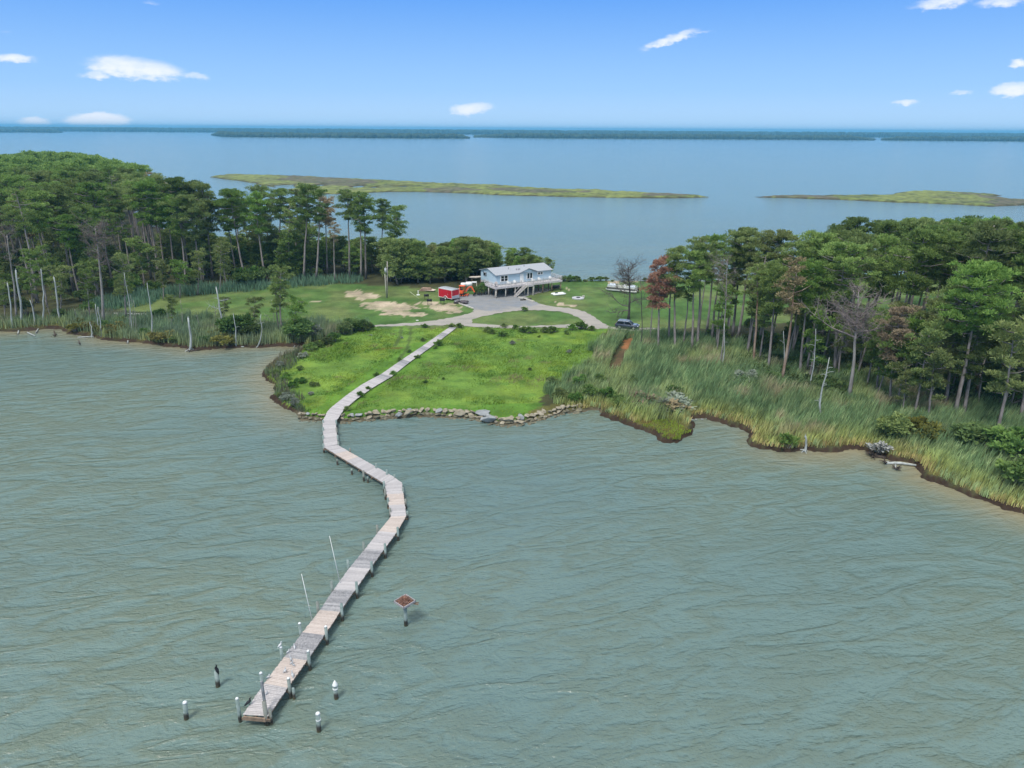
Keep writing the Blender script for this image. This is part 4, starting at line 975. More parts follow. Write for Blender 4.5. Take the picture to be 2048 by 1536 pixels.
# plants along the drive, field and boardwalk
for i, (a, b, h) in enumerate([(903, 655, 9), (921, 655, 9), (850, 655, 8), (972, 664, 10), (985, 668, 9), (1005, 672, 12), (1008, 655, 8), (1032, 658, 8), (1047, 664, 12), (1058, 666, 12), (1070, 664, 10), (1086, 664, 10), (1098, 665, 12), (1110, 664, 10), (1143, 660, 11), (1165, 658, 16), (1182, 661, 9), (1135, 668, 9), (1050, 622, 8)]):
    sh_px(a, b, h, 'small weedy bush at the roadside edge of the drive', 'weed', 'weedy bushes along the drive', 's', 1.4, 'weed')
for i, (a, b, h) in enumerate([(876, 691, 12), (870, 697, 7), (846, 683, 7), (798, 722, 7), (752, 752, 8), (787, 751, 9), (723, 793, 11), (738, 780, 8), (695, 822, 9), (836, 716, 7)]):
    sh_px(a, b, h, 'weed tuft growing out against the boardwalk in the field', 'weed', 'weeds along the boardwalk', 's', 1.2, 'weed')
rs_ = np.random.RandomState(77)
FB = GL([(560, 712), (640, 690), (700, 672), (880, 662), (1180, 668), (1150, 740), (1050, 800), (700, 800), (590, 810), (545, 760)], GZ)
for (x, y) in scatter(FB, 12, 3.0, 55, lambda x, y: clear_of(np.array([x]), np.array([y]))[0]):
    shrub('s', x, y, random.uniform(.3, .7), 'small dark weed clump standing in the bright field grass', random.choice(['weed', 'weed', 'shrub_g']), 'weed clumps in the field', 1.3, 'weed', 'weed')
for (a, b, h) in [(560, 735, 16), (548, 750, 14), (572, 760, 14), (585, 775, 14), (600, 765, 12), (575, 800, 18), (590, 812, 20), (562, 795, 14), (620, 700, 18), (640, 694, 16), (605, 715, 14), (630, 772, 10), (622, 790, 9), (600, 740, 12)]:
    sh_px(a, b, h * .8, 'scrubby grey-green bush on the left rim of the field', random.choice(['shrub', 'shrub_g', 'weed']), 'bushes on the left rim of the field', wide=1.3)
for (a, b, h) in [(655, 690, 18), (668, 684, 20), (690, 668, 26), (705, 662, 28), (722, 662, 24), (735, 660, 18), (700, 655, 20)]:
    sh_px(a, b, h, 'dark bush rising from reeds at the left end of the drive', 'shrub_d', 'dark bushes at the left end of the drive', wide=1.2)
for (a, b, h) in [(1140, 562, 12), (1150, 562, 10), (1132, 562, 9), (1170, 563, 5), (1185, 562, 8), (1200, 562, 10), (1212, 561, 8), (1122, 563, 8), (1225, 563, 4), (1160, 563, 5), (1330, 563, 8), (1420, 564, 8), (1480, 563, 9), (1290, 563, 8)]:
    sh_px(a, b, h, 'low green bush on the back shore beyond the lawn', 'shrub', 'bushes on the back shore', wide=1.6)
for (a, b, h, w_) in [(960, 590, 22, 1.0), (970, 588, 26, .9), (952, 588, 14, .8)]:
    sh_px(a, b, h, 'dark green bush against the gable end of the house', 'shrub_d', 'bushes at the gable end', 'd', w_)
# ---- left bank trees and snags ---------------------------------------------
BL = 'bark_pale'
for (bx, by, tx, ty, w_, lab, st_) in [
 (24, 660, 16, 566, .42, 'straight blue-grey snag at the far left of the muddy bank', 0), (43, 646, 33, 540, .6, 'thick creamy-white snag, tallest of the left group', 1), (69, 650, 62, 600, .38, 'short tapering snag between the creamy and the straight white ones', 0),
 (87, 647, 83, 538, .42, 'straight white snag reaching above its left neighbours', 0), (117, 645, 109, 554, .5, 'split grey-white snag with loose strip at its foot', 2), (184, 673, 180, 644, .35, 'short blue-grey stump with exposed root', 0),
 (196, 670, 191, 609, .32, 'left one of a close pair of thin snags', 0), (202, 675, 197, 614, .32, 'right one of the close snag pair, standing at water edge', 0), (264, 670, 250, 545, .26, 'slim snag leaning left behind thin dark stems', 1), (305, 679, 296, 566, .36, 'slender crooked white snag with forked tip', 3),
 (381, 700, 377, 636, .6, 'thick blue-grey stub standing in the water on roots', 0), (446, 670, 434, 575, .48, 'tall white snag with side limbs on the left lawn edge', 3), (472, 694, 468, 628, .28, 'thin white snag left of the curved one', 1), (514, 694, 525, 629, .28, 'curved white snag leaning right from its root', 2)]:
    snag('dead_snag', lab, bx, by, tx, ty, w_, BL, stubs=st_, seed=by, z=.1 if by > 655 else GZ, taper=.45 if w_ > .4 else .6, bend=.8 if bx == 514 else .25,
         branches=((.72, 1, .1, 1.6), (.55, -1, 0, 2.2)) if bx == 446 else ())
snag('dead_tree', 'tall dead tree with reddish-grey twiggy crown on left bank', 207, 652, 192, 455, .62, 'bark_grey', twigs=30, seed=33, roots=False, taper=.7)
snag('bare_tree', 'tall thin dead tree at far left edge of bank', 33, 642, 16, 470, .45, 'bark_grey', twigs=10, seed=34, roots=False, taper=.6)
for i, (bx, by, tx, ty) in enumerate([(266, 668, 263, 590), (271, 668, 268, 600), (259, 668, 257, 604), (364, 658, 362, 600), (397, 664, 395, 630), (428, 644, 431, 614), (546, 650, 545, 600), (100, 640, 92, 600), (152, 648, 150, 618), (336, 655, 333, 612), (540, 640, 530, 628)]):
    snag('bare_sapling', 'thin dark dead stem standing in the left bank reeds', bx, by, tx, ty, .14, 'bark_grey', group='thin dead stems on the left bank', seed=50 + i, roots=False, stubs=4)
for (bx, by, tx, ty, k_, lf, lab) in [
 (563, 662, 562, 536, 'small1', 'pine', 'full green pine standing alone at the right of left bank'), (576, 679, 598, 592, 'small2', 'pine_b', 'low dark pine leaning right above the cove'), (558, 660, 552, 560, 'small0', 'pine_y', 'pale-green pine crowded against the full green one'),
 (507, 664, 511, 592, 'small2', 'pine_y', 'crooked small pine with yellowish tips'), (342, 657, 342, 590, 'small0', 'pine', 'small round-topped pine in the left reeds'), (449, 644, 450, 592, 'small2', 'pine', 'little pine directly behind tall white snag'),
 (180, 640, 172, 540, 'small1', 'pine_y', 'pale yellow-green pine left of the dead twiggy tree'), (120, 632, 118, 530, 'small0', 'pine_y', 'bright yellow-green low pine behind split snag'), (252, 640, 247, 510, 'small1', 'pine_y', 'half-bare pine with pale tufts beside slim leaning snag'),
 (68, 628, 60, 520, 'small1', 'pine', 'green low pine behind the creamy snag'), (10, 640, 2, 560, 'small2', 'pine_y', 'yellow-green pine at the far left margin'), (327, 600, 322, 520, 'small0', 'pine_y', 'pale pine at the front of the left wood'),
 (395, 590, 396, 500, 'small1', 'pine_y', 'layered pale pine in front of tall trunks'), (440, 585, 441, 480, 'small1', 'pine', 'taller layered green pine left of forked trunks'), (360, 596, 360, 520, 'small2', 'pine', 'small pine right of the pale front pine')]:
    pine_px(k_, bx, by, tx, ty, lab, leafm=lf)
for (a, b, h, w_, m_, lab) in [(478, 675, 50, 1.2, 'shrub_d', 'very dark round cedar bush between snags'), (500, 678, 36, 1.0, 'shrub_d', 'smaller dark cedar bush right of the round one'), (600, 680, 44, 1.4, 'shrub_d', 'dark spreading bush at the cove, under the leaning pine'),
    (625, 676, 30, 1.3, 'shrub_g', 'grey brushy thicket at cove corner'), (178, 628, 26, 1.2, 'shrub_d', 'dark bush at foot of the dead twiggy tree'), (120, 640, 24, 1.1, 'shrub_d', 'dark bush behind split snag'), (320, 640, 24, 1.0, 'shrub_d', 'dark cedar shrub left of small round-topped pine'), (210, 662, 24, .9, 'shrub_d', 'dark low bush by the dead tree trunk')]:
    sh_px(a, b, h, lab, m_, None, 'd', w_)
for (a, b, h) in [(150, 662, 16), (180, 660, 18), (205, 664, 16), (230, 666, 18), (290, 672, 16), (330, 680, 18), (240, 646, 14), (160, 650, 14), (410, 686, 16), (450, 688, 18), (430, 675, 16), (350, 684, 14)]:
    sh_px(a, b, h, 'low olive-green scrub on the left bank', random.choice(['shrub', 'shrub_o']), 'scrub on the left bank', wide=1.5)
# driftwood, root masses and logs
def log(label, pts_px, r, m_='bark_pale', name='driftwood_log', roots=0, z=.12, group=None, cat='driftwood'):
    P_ = [V(a, b, z) for a, b in pts_px]; c = P_[0].copy(); t = thing(name, label, cat, c, 0, group); mb = MB()
    P_ = [p - c for p in P_]; mb.tube([p + Vector((0, 0, .05 * i)) for i, p in enumerate(P_)], [r * (1 - .45 * i / max(1, len(P_) - 1)) for i in range(len(P_))], 7)
    mb.build('trunk', M[m_], t)
    if roots:
        rb = MB(); rs = np.random.RandomState(int(pts_px[0][0]))
        for i in range(roots):
            a = rs.uniform(0, 6.28); L = r * rs.uniform(3, 6); e = Vector((math.cos(a) * L * .8, math.sin(a) * L * .8, abs(rs.randn()) * L * .45))
            rb.tube([Vector((0, 0, 0)), e * .5 + Vector((0, 0, .1)), e], [r * .5, r * .3, r * .1], 5, cap=False)
        rb.build('roots', M['root'], t)
    return t
M['root'] = mat('dark_roots', (.085, .065, .052), .95, .4, 3.0, .5)
log('long pale fallen log lying off the right bank', [(1772, 926), (1800, 927), (1832, 932)], .22, 'bark_pale', roots=7)
log('upturned dark root ball with white stub in front of the long log', [(1792, 938), (1791, 930)], .16, 'bark_pale', 'root_ball', roots=22)
log('tangle of dark roots under grey brush at right bank', [(1745, 912), (1775, 916)], .25, 'root', 'root_tangle', roots=26)
for i, (a, lab) in enumerate([([(55, 665), (70, 672)], 'pale root spur in the mud of the left bank'), ([(100, 655), (130, 654)], 'white branch lying on mud between the left snags'), ([(36, 668), (38, 657)], 'short pointed white stub in shallow water'), ([(72, 666), (80, 652)], 'slanted pale log end leaning into the water'),
    ([(110, 672), (108, 662)], 'dark root mass standing in the shallows by the left snags'), ([(160, 688), (157, 681)], 'small dark root stub further out in the water'), ([(188, 673), (155, 675)], 'grey root trailing left from the short stump'), ([(255, 686), (258, 674)], 'small white driftwood spur at the peat edge'),
    ([(472, 693), (488, 694)], 'white root lying at the foot of thin snag'), ([(513, 693), (495, 688)], 'white root running left from the curved snag'), ([(588, 694), (592, 687)], 'small white stick on the cove mud'), ([(378, 702), (400, 700)], 'dark roots spread under the thick stub'), ([(575, 690), (600, 694)], 'dark root mass at the cove bank')]):
    log(lab, a, .14, 'bark_pale' if 'dark' not in lab else 'root', roots=9 if 'root mass' in lab or 'dark roots' in lab else 2)

# ================================================================== rock wall
M['rock_t'] = mat('tan_limestone', (.30, .26, .185), .9, .3, 1.5, .5, col2=(.40, .355, .265))
M['rock_g'] = mat('grey_stone', (.27, .28, .28), .9, .25, 1.5, .5)
M['rock_w'] = mat('wet_dark_stone', (.135, .125, .090), .8, .35, 1.5, .5, col2=(.22, .20, .13))
RK = []
for s_ in range(9):
    rs = np.random.RandomState(300 + s_); bm = bmesh.new()
    for _ in range(13):
        p = rs.randn(3); p /= np.linalg.norm(p); p = p * rs.uniform(.8, 1.05, 3); bm.verts.new((p[0] * .62, p[1] * .45, p[2] * .36))
    bmesh.ops.convex_hull(bm, input=bm.verts); bmesh.ops.delete(bm, geom=[v for v in bm.verts if not v.link_faces], context='VERTS')
    bmesh.ops.bevel(bm, geom=list(bm.edges), offset=.03, segments=1, affect='EDGES')
    me = bpy.data.meshes.new('boulder'); bm.to_mesh(me); bm.free(); me.materials.append(M['rock_t']); RK.append(me)
def rock(x, y, z, s_, m_, label, group, flat=1.0, rz=None):
    o = bpy.data.objects.new('boulder', random.choice(RK)); COL.objects.link(o); o.location = (x, y, z)
    o.rotation_euler = (random.uniform(-.2, .2), random.uniform(-.2, .2), random.uniform(0, 6.28) if rz is None else rz); o.scale = (s_, s_, s_ * flat)
    o.material_slots[0].link = 'OBJECT'; o.material_slots[0].material = M[m_]
    return tag(o, label, 'rock', group)
rw = spline(GL(rock_px, 0.1), .8); acc = 0
L_ = [0]
for a, b in zip(rw, rw[1:]): L_.append(L_[-1] + math.hypot(b[0] - a[0], b[1] - a[1]))
def along(s):
    for i in range(len(L_) - 1):
        if L_[i + 1] >= s: t = (s - L_[i]) / (L_[i + 1] - L_[i] + 1e-9); return rw[i][0] + (rw[i + 1][0] - rw[i][0]) * t, rw[i][1] + (rw[i + 1][1] - rw[i][1]) * t
    return rw[-1]
s = 0.0
while s < L_[-1]:
    x, y = along(s); px, py = to_px(x, y, 0.1); left = px < 645
    if not (646 < px < 676):
        big = .7 if left else random.uniform(.75, 1.35)
        gtop = random.random() < .14
        rock(x + random.uniform(-.15, .15), y + .95 + random.uniform(-.2, .2), .62, big, 'rock_g' if gtop else 'rock_t', 'grey boulder along the top of the shoreline rock wall' if gtop else 'tan boulder along the top of the shoreline rock wall', 'grey top boulders of the rock wall' if gtop else 'tan top boulders of the rock wall', .85)
        rock(x + random.uniform(-.2, .2), y + .25 + random.uniform(-.2, .2), .24, big * random.uniform(.75, 1.05), random.choice(['rock_t', 'rock_w', 'rock_w']), 'damp boulder in the middle course of the rock wall', 'middle boulders of the rock wall', .9)
        rock(x + random.uniform(-.3, .3), y - .4 + random.uniform(-.25, .2), -.02, big * random.uniform(.6, .95), 'rock_w', 'dark wet boulder at the waterline of the rock wall', 'waterline boulders of the rock wall', .9)
    s += random.uniform(.62, 1.0) * (1.0 if not left else .8)
for (a, b, s_, fl, m_, lab) in [(964, 826, 2.2, .55, 'rock_g', 'large flat grey slab on top of the rock wall'), (975, 838, 2.3, .7, 'rock_g', 'large grey block at the bend of the rock wall'), (1016, 840, 1.5, .6, 'rock_t', 'pale tan flat stone right of the bend'), (815, 828, 1.4, 1.1, 'rock_t', 'tall tan boulder in the middle of the rock wall'),
                             (797, 830, 1.1, .9, 'rock_g', 'small bluish-grey boulder left of the tall tan one'), (920, 826, 1.7, .9, 'rock_t', 'broad pale tan boulder left of the grey slab')]:
    x, y = G(a, b, .6); rock(x, y, .7, s_, m_, lab, None, fl, 0.2)
for i, (a, b) in enumerate([(1384, 839), (1392, 838), (1404, 838), (1412, 837), (1421, 837), (1427, 838)]):
    x, y = G(a, b, .15); rock(x, y, .12, random.uniform(.3, .5), 'rock_g', 'small white stone on the mud of the little right cove', 'white stones in the right cove', .6)
# ================================================================== drive and yard sheets
def sheet(name, outer, holes=(), z=GZ + .05, m_=None, jit=.12, seed=1):
    rs = np.random.RandomState(seed); cu_ = bpy.data.curves.new(name, 'CURVE'); cu_.dimensions = '2D'; cu_.fill_mode = 'BOTH'
    for loop in [outer] + list(holes):
        w = spline(GL(loop + [loop[0]], z), .7)[:-1]; s_ = cu_.splines.new('POLY'); s_.points.add(len(w) - 1)
        for i, (x, y) in enumerate(w): s_.points[i].co = (x + rs.randn() * jit, y + rs.randn() * jit, 0, 1)
        s_.use_cyclic_u = True
    t = bpy.data.objects.new('tmp', cu_); me = bpy.data.meshes.new_from_object(t); me.name = name; bpy.data.objects.remove(t); bpy.data.curves.remove(cu_)
    me.materials.clear(); me.materials.append(m_); o = bpy.data.objects.new(name, me); COL.objects.link(o); o.location = (0, 0, z); return tag(o, kind='structure')
def gravel_mat():
    m_ = bpy.data.materials.new('gravel'); m_.use_nodes = True; k = NT(m_.node_tree); ge = k.n('ShaderNodeNewGeometry')
    n = k.noise(ge.outputs['Position'], .45, 4.0, .6); f = k.noise(ge.outputs['Position'], 7.0, 3.0, .7)
    c = G(985, 602, GZ); d = k.n('ShaderNodeVectorMath', {'operation': 'DISTANCE'}, i0=ge.outputs['Position'], i1=(c[0], c[1] + 2, GZ))
    pad = k.ramp(k.m('ADD', d.outputs['Value'], k.m('MULTIPLY', n, 8.0)), 13.0, 17.5)
    a = k.mix(pad, (.205, .220, .245), (.350, .320, .285)); a = k.mix(k.m('MULTIPLY', k.ramp(n, .35, .7), .5), a, (.30, .28, .25))
    # wheel-worn streaks and loose stone
    w = k.noise(k.n('ShaderNodeMapping', None, Vector=ge.outputs['Position'], Rotation=(0, 0, .35), Scale=(.25, 1.6, 1)).outputs[0], 1.0, 3.0, .6)
    a = k.mix(k.m('MULTIPLY', k.ramp(w, .45, .65), .35), a, (.155, .160, .150)); a = k.mix(k.m('MULTIPLY', k.ramp(f, .5, .75), .35), a, (.45, .43, .40))
    p = k.n('ShaderNodeBsdfPrincipled', None, Base_Color=a, Roughness=.95, Specular_IOR_Level=.15); b = k.n('ShaderNodeBump', None, Strength=.5, Distance=.05, Height=f); k.set(p.inputs['Normal'], b.outputs[0])
    o = k.n('ShaderNodeOutputMaterial'); k.t.links.new(p.outputs[0], o.inputs[0]); return m_
M['gravel'] = gravel_mat()
DR = [(735, 650), (800, 647), (840, 644), (887, 638), (934, 628), (948, 619), (932, 613), (910, 603), (915, 592), (948, 589), (962, 588), (985, 580), (1040, 577), (1090, 577), (1100, 580), (1072, 588), (1052, 593), (1066, 602), (1084, 608), (1110, 613.5), (1145, 617), (1175, 626), (1192, 636),
      (1206, 646), (1222, 653), (1262, 655), (1300, 656), (1322, 658), (1300, 661), (1260, 661), (1215, 657.5), (1165, 656.5), (1112, 655), (1050, 655.5), (1004, 656), (952, 654), (917, 651.5), (896, 650.5), (840, 651), (790, 652), (735, 653.5)]
ISL = [(943, 640.6), (962, 633.6), (990, 627.7), (1018, 623), (1051, 620.5), (1086, 620.5), (1121, 623.5), (1145, 630), (1161, 638), (1164.6, 643), (1145, 648.5), (1098, 650.7), (1051, 651.3), (1004, 650.3), (971, 648.5), (948, 646)]
sheet('driveway', DR, [ISL], m_=M['gravel'], jit=.2)
# left end of the drive showing through the reeds, far left path
sheet('path', [(205, 625), (260, 626), (305, 628), (305, 631), (260, 629.5), (205, 628)], m_=mat('white_sand', (.60, .60, .55), .9, .1), jit=.05)
# curb timber along the yard
M['timber_w'] = mat('pale_timber', (.55, .52, .45), .9, .2, 3.0, .2)
def deck_mat(name, a, b, speck=None):
    m_ = bpy.data.materials.new(name); m_.use_nodes = True; k = NT(m_.node_tree); ge = k.n('ShaderNodeNewGeometry')
    n = k.noise(ge.outputs['Position'], 5.0, 4.0, .7); f = k.m('ADD', k.m('MULTIPLY', ge.outputs['Random Per Island'], .6), k.m('MULTIPLY', k.ramp(n, .3, .7), .4))
    c = k.mix(f, a, b)
    if speck: c = k.mix(k.m('MULTIPLY', k.ramp(k.noise(ge.outputs['Position'], 9.0, 3.0, .8), .54, .66), .8), c, speck)
    p = k.n('ShaderNodeBsdfPrincipled', None, Base_Color=c, Roughness=.9, Specular_IOR_Level=.2); o = k.n('ShaderNodeOutputMaterial'); k.t.links.new(p.outputs[0], o.inputs[0]); return m_
M['wood_g'] = mat('weathered_decking', (.52, .49, .49), .9, .18, 3.0, .3, col2=(.62, .58, .58))
M['wood_p'] = mat('pinkish_decking', (.58, .50, .46), .9, .15, 3.0, .3, col2=(.66, .58, .53))
M['wood_d'] = mat('worn_dark_decking', (.20, .205, .21), .9, .5, 1.2, .4, col2=(.44, .42, .41))
M['wood_n'] = mat('brown_lumber', (.24, .17, .12), .9, .3, 3.0, .3)
M['white'] = mat('white_paint', (.80, .80, .78), .5, .05, 2.0)
M['black'] = mat('black_metal', (.02, .02, .022), .5, .3, 3.0)
M['glass'] = mat('dark_window_glass', (.015, .022, .028), .08, .2, 1.0, spec=.6)
M['rubber'] = mat('rubber', (.02, .02, .02), .85, .2, 4.0)
M['alu'] = mat('aluminium', (.60, .61, .62), .35, .08, 2.0, metal=.6)
def timber(label, a, b, w=.25, h=.25):
    A = V(*a, GZ); B = V(*b, GZ); t = thing('edging_timber', label, 'timber', A); m_ = MB(); m_.bar((0, 0, h / 2), tuple(B - A + Vector((0, 0, h / 2))), w, h); m_.build('beam', M['timber_w'], t, bevel=.02); return t
timber('white timber edging the yard in front of the red trailer', (911, 605), (947, 618)); timber('pale timber edging the grass by the house stairs', (1037, 595), (1069, 604))

# ---- house on piles ---------------------------------------------------------
TH_ = R(30); FZ = 3.35
hx, hy = G(992.6, 570.2, FZ); HO = Vector((hx, hy, 0)); HU = Vector((math.cos(TH_), math.sin(TH_), 0)); HV = Vector((-math.sin(TH_), math.cos(TH_), 0))
def fu(px, py, v=0.0):
    """(u, z) on the vertical plane v metres behind the front wall"""
    d = ray(px, py); o = Vector((0, 0, CAMH)); t = ((HO + HV * v) - o).dot(HV) / d.dot(HV); p = o + d * t; return (p - HO).dot(HU), p.z
HL = fu(1102, 555)[0]; HW = 8.1; WH = 2.40; PK = .98
house = thing('house', 'long pale blue one-storey house raised on wooden piles above the yard', 'house', (hx, hy, GZ), TH_)
f0 = FZ - GZ
def siding():
    m_ = bpy.data.materials.new('blue_siding'); m_.use_nodes = True; k = NT(m_.node_tree); tc = k.n('ShaderNodeTexCoord'); sp = k.n('ShaderNodeSeparateXYZ', None, Vector=tc.outputs['Object'])
    n = k.noise(tc.outputs['Object'], 1.2, 3.0); c = k.mix(n, (.420, .560, .660), (.500, .630, .720))
    w = k.m('FRACT', k.m('MULTIPLY', sp.outputs[2], 6.5)); b = k.n('ShaderNodeBump', None, Strength=.5, Distance=.02, Height=w)
    p = k.n('ShaderNodeBsdfPrincipled', None, Base_Color=c, Roughness=.6, Normal=b.outputs[0]); o = k.n('ShaderNodeOutputMaterial'); k.t.links.new(p.outputs[0], o.inputs[0]); return m_
M['siding'] = siding(); M['roof'] = mat('grey_shingles', (.345, .360, .385), .9, .12, 6.0, .4)
w_ = MB(); z0, z1 = f0, f0 + WH
w_.box((HL / 2, HW / 2, (z0 + z1) / 2), (HL, HW, WH))
for x_ in (0.0, HL):   # gables
    a = [(x_, 0, z1), (x_, HW, z1), (x_, HW / 2, z1 + PK)]; q = .06 if x_ == 0 else -.06
    w_.prism(a, (0, 0, 0), (q, 0, 0))
w_.build('wall', M['siding'], house)
r_ = MB(); ov = .35; th = .14; sl = PK / (HW / 2)
for sgn in (0, 1):
    ya, yb = (-ov, HW / 2) if sgn == 0 else (HW / 2, HW + ov); za, zb = (z1 - ov * sl, z1 + PK) if sgn == 0 else (z1 + PK, z1 - ov * sl)
    r_.hexa([(-ov, ya, za + .02), (HL + ov, ya, za + .02), (HL + ov, yb, zb + .02), (-ov, yb, zb + .02)], [(-ov, ya, za + th), (HL + ov, ya, za + th), (HL + ov, yb, zb + th), (-ov, yb, zb + th)])
# dormer gable over the entrance
du0, dz0 = fu(1040.5, 547); du1 = fu(1071, 545)[0]; dc = (du0 + du1) / 2; dh = .82
rf = r_.build('roof', M['roof'], house)
d_ = MB(); dv = HW / 2 * (dh / PK)
for s_ in (-1, 1):
    e = dc + s_ * ((du1 - du0) / 2 + .25); zz = z1 - .06
    d_.hexa([(e, -.55, zz + .10), (dc, -.55, z1 + dh + .10), (dc, dv + .2, z1 + dh + .10), (e, .1, zz + .10)][::s_], [(e, -.55, zz + .24), (dc, -.55, z1 + dh + .24), (dc, dv + .2, z1 + dh + .24), (e, .1, zz + .24)][::s_])
d_.build('dormer_roof', M['roof'], rf)
g_ = MB(); g_.prism([(du0, -.30, z1 - .25), (du1, -.30, z1 - .25), (du1, -.30, z1), (dc, -.30, z1 + dh), (du0, -.30, z1)], (0, 0, 0), (0, .28, 0)); g_.build('dormer_gable', M['siding'], house)
for (px, py) in ((966 + 46, 538.5),): pass
v_ = MB(); 
for (u, v) in ((HL * .30, 2.4), (HL * .41, 1.4), (HL * .44, 1.3), (HL * .465, 1.35), (HL * .60, 2.8)):
    zz = z1 + v * sl + .1; v_.tube([(u, v, zz), (u, v, zz + .35)], .07, 6); v_.box((u, v, zz + .38), (.22, .22, .06))
v_.build('roof_vent', mat('grey_vent', (.25, .26, .28), .7, .1), rf)
def window(u0_, u1_, za, zb, panes=2, rows=2, name='window'):
    u0_ -= .10; u1_ += .10; za -= .08; zb += .08; m_ = MB(); W_, H_ = u1_ - u0_, zb - za; c = (u0_ + u1_) / 2; m_.box((c, -.05, (za + zb) / 2), (W_, .12, H_))
    f = m_.build(name, M['white'], house, bevel=.01); g = MB(); pw = (W_ - .24 * (panes + 1)) / panes; ph = (H_ - .34 - .10 * (rows - 1)) / rows
    for i in range(panes):
        for j in range(rows): g.box((u0_ + .24 + pw / 2 + i * (pw + .24), -.125, za + .17 + ph / 2 + j * (ph + .10)), (pw, .04, ph))
    g.build('pane', M['glass'], f)
a = fu(1001, 552); b = fu(1015.5, 565); window(a[0], b[0], z0 + .75, z0 + 2.15)
a = fu(1053.5, 552); b = fu(1064.5, 560); window(a[0], b[0], z0 + .75, z0 + 2.2, 2, 1)
a = fu(1075, 548); b = fu(1085.3, 548); window(a[0], b[0], z0 + 1.5, z0 + 2.1, 2, 1)
a = fu(1040, 550); b = fu(1047, 550); m_ = MB(); m_.box(((a[0] + b[0]) / 2, -.05, z0 + 1.08), (b[0] - a[0], .1, 2.15)); dr = m_.build('door', M['white'], house, bevel=.01); m_ = MB(); m_.ball((b[0] - .14, -.14, z0 + 1.05), .05, 6, 4); m_.build('handle', M['alu'], dr)
# gable window with shutters
m_ = MB(); m_.box((-.04, HW * .72, z0 + 1.75), (.1, .75, .95)); gw = m_.build('window', M['white'], house); m_ = MB(); m_.box((-.11, HW * .72, z0 + 1.75), (.04, .58, .78)); m_.build('pane', M['glass'], gw)
for q in (-1, 1):
    m_ = MB(); m_.box((-.04, HW * .72 + q * .58, z0 + 1.75), (.08, .34, .98)); m_.build('shutter', M['black'], house)
# deck
DK0, DK1 = -1.5, fu(1124.3, 560, -2.2)[0]; DV = -2.3
d_ = MB(); zt = f0 - .02
def planks(mb, u0_, u1_, v0, v1):
    n = int((v1 - v0) / .15)
    for i in range(n): mb.box(((u0_ + u1_) / 2, v0 + .075 + i * .15, zt - .02), (u1_ - u0_, .135, .04))
planks(d_, DK0, DK1, DV, -.08); planks(d_, DK0, -.05, 0, 3.6); planks(d_, HL + .06, DK1, 0, 3.0)
LU0, LU1 = fu(1055.5, 568, -3.4)[0], fu(1067, 568, -3.4)[0]
planks(d_, LU0, LU1, DV - 1.15, DV - .02)
deck = thing('deck', 'grey wooden deck wrapping the front of the raised blue house', 'deck', (hx, hy, GZ), TH_)
d_.build('deck_boards', M['wood_g'], deck)
j_ = MB(); fh = .42
j_.box(((DK0 + DK1) / 2, DV - .03, zt - .04 - fh / 2), (DK1 - DK0, .06, fh)); j_.box((DK0 - .03, (DV + 3.6) / 2, zt - .04 - fh / 2), (.06, 3.6 - DV, fh)); j_.box((DK1 + .03, (DV + 3) / 2, zt - .04 - fh / 2), (.06, 3 - DV, fh))
j_.box(((LU0 + LU1) / 2, DV - 1.2, zt - .04 - fh / 2), (LU1 - LU0, .06, fh)); j_.box((HL / 2, HW, zt - .3), (HL, .1, .5)); j_.box((HL / 2, -.02, zt - .3), (HL, .1, .44)); j_.box((.05, HW / 2, zt - .3), (.1, HW - .2, .44))
for i in range(24): u = DK0 + (DK1 - DK0) * (i + .5) / 24; j_.box((u, (DV) / 2, zt - .17), (.06, -DV - .1, .22))
j_.build('joists', M['wood_g'], deck)
def rail_run(p, q, n):
    r = MB(); P, Q = Vector(p), Vector(q)
    for i in range(n + 1): c = P.lerp(Q, i / n); r.box((c.x, c.y, zt + .5), (.1, .1, 1.0))
    for h_ in (.38, .70, .98): r.bar(tuple(P + Vector((0, 0, h_))), tuple(Q + Vector((0, 0, h_))), .05 if h_ < .9 else .12, .10 if h_ < .9 else .05)
    r.build('railing', M['wood_g'], deck)
e = .06; rz0 = zt
rail_run((DK0 + e, 3.5, rz0), (DK0 + e, DV + e, rz0), 3); rail_run((DK0 + e, DV + e, rz0), (LU0 - 1.1, DV + e, rz0), 5); rail_run((LU1, DV + e, rz0), (DK1 - e, DV + e, rz0), 5); rail_run((DK1 - e, DV + e, rz0), (DK1 - e, 2.9, rz0), 3); rail_run((LU0, DV - 1.1, rz0), (LU1, DV - 1.1, rz0), 1)
# stairs run down to the left in front of the deck
SU1 = LU0; SU0 = LU0 - 3.3; n = 14; s_ = MB()
for i in range(n): f = (i + .5) / n; s_.box((SU1 + (SU0 - SU1) * f, DV - .62, zt * (1 - f)), (.30, 1.0, .05))
st_ = s_.build('stair_treads', M['wood_g'], deck)
s_ = MB()
for v in (DV - 1.15, DV - .10):
    s_.hexa([(SU0, v - .03, 0), (SU0, v + .03, 0), (SU1, v + .03, zt - .3), (SU1, v - .03, zt - .3)], [(SU0, v - .03, .25), (SU0, v + .03, .25), (SU1, v + .03, zt + .02), (SU1, v - .03, zt + .02)])
s_.build('stair_stringer', M['timber_w'], deck)
s_ = MB(); s_.bar((SU0, DV - 1.15, 1.0), (SU1, DV - 1.15, zt + .98), .06, .09); s_.bar((SU0 + .05, DV - 1.15, 0), (SU0 + .05, DV - 1.15, 1.0), .09); s_.bar((SU0, DV - .1, 1.0), (SU1, DV - .1, zt + .98), .06, .09); s_.build('stair_handrail', M['wood_g'], deck)
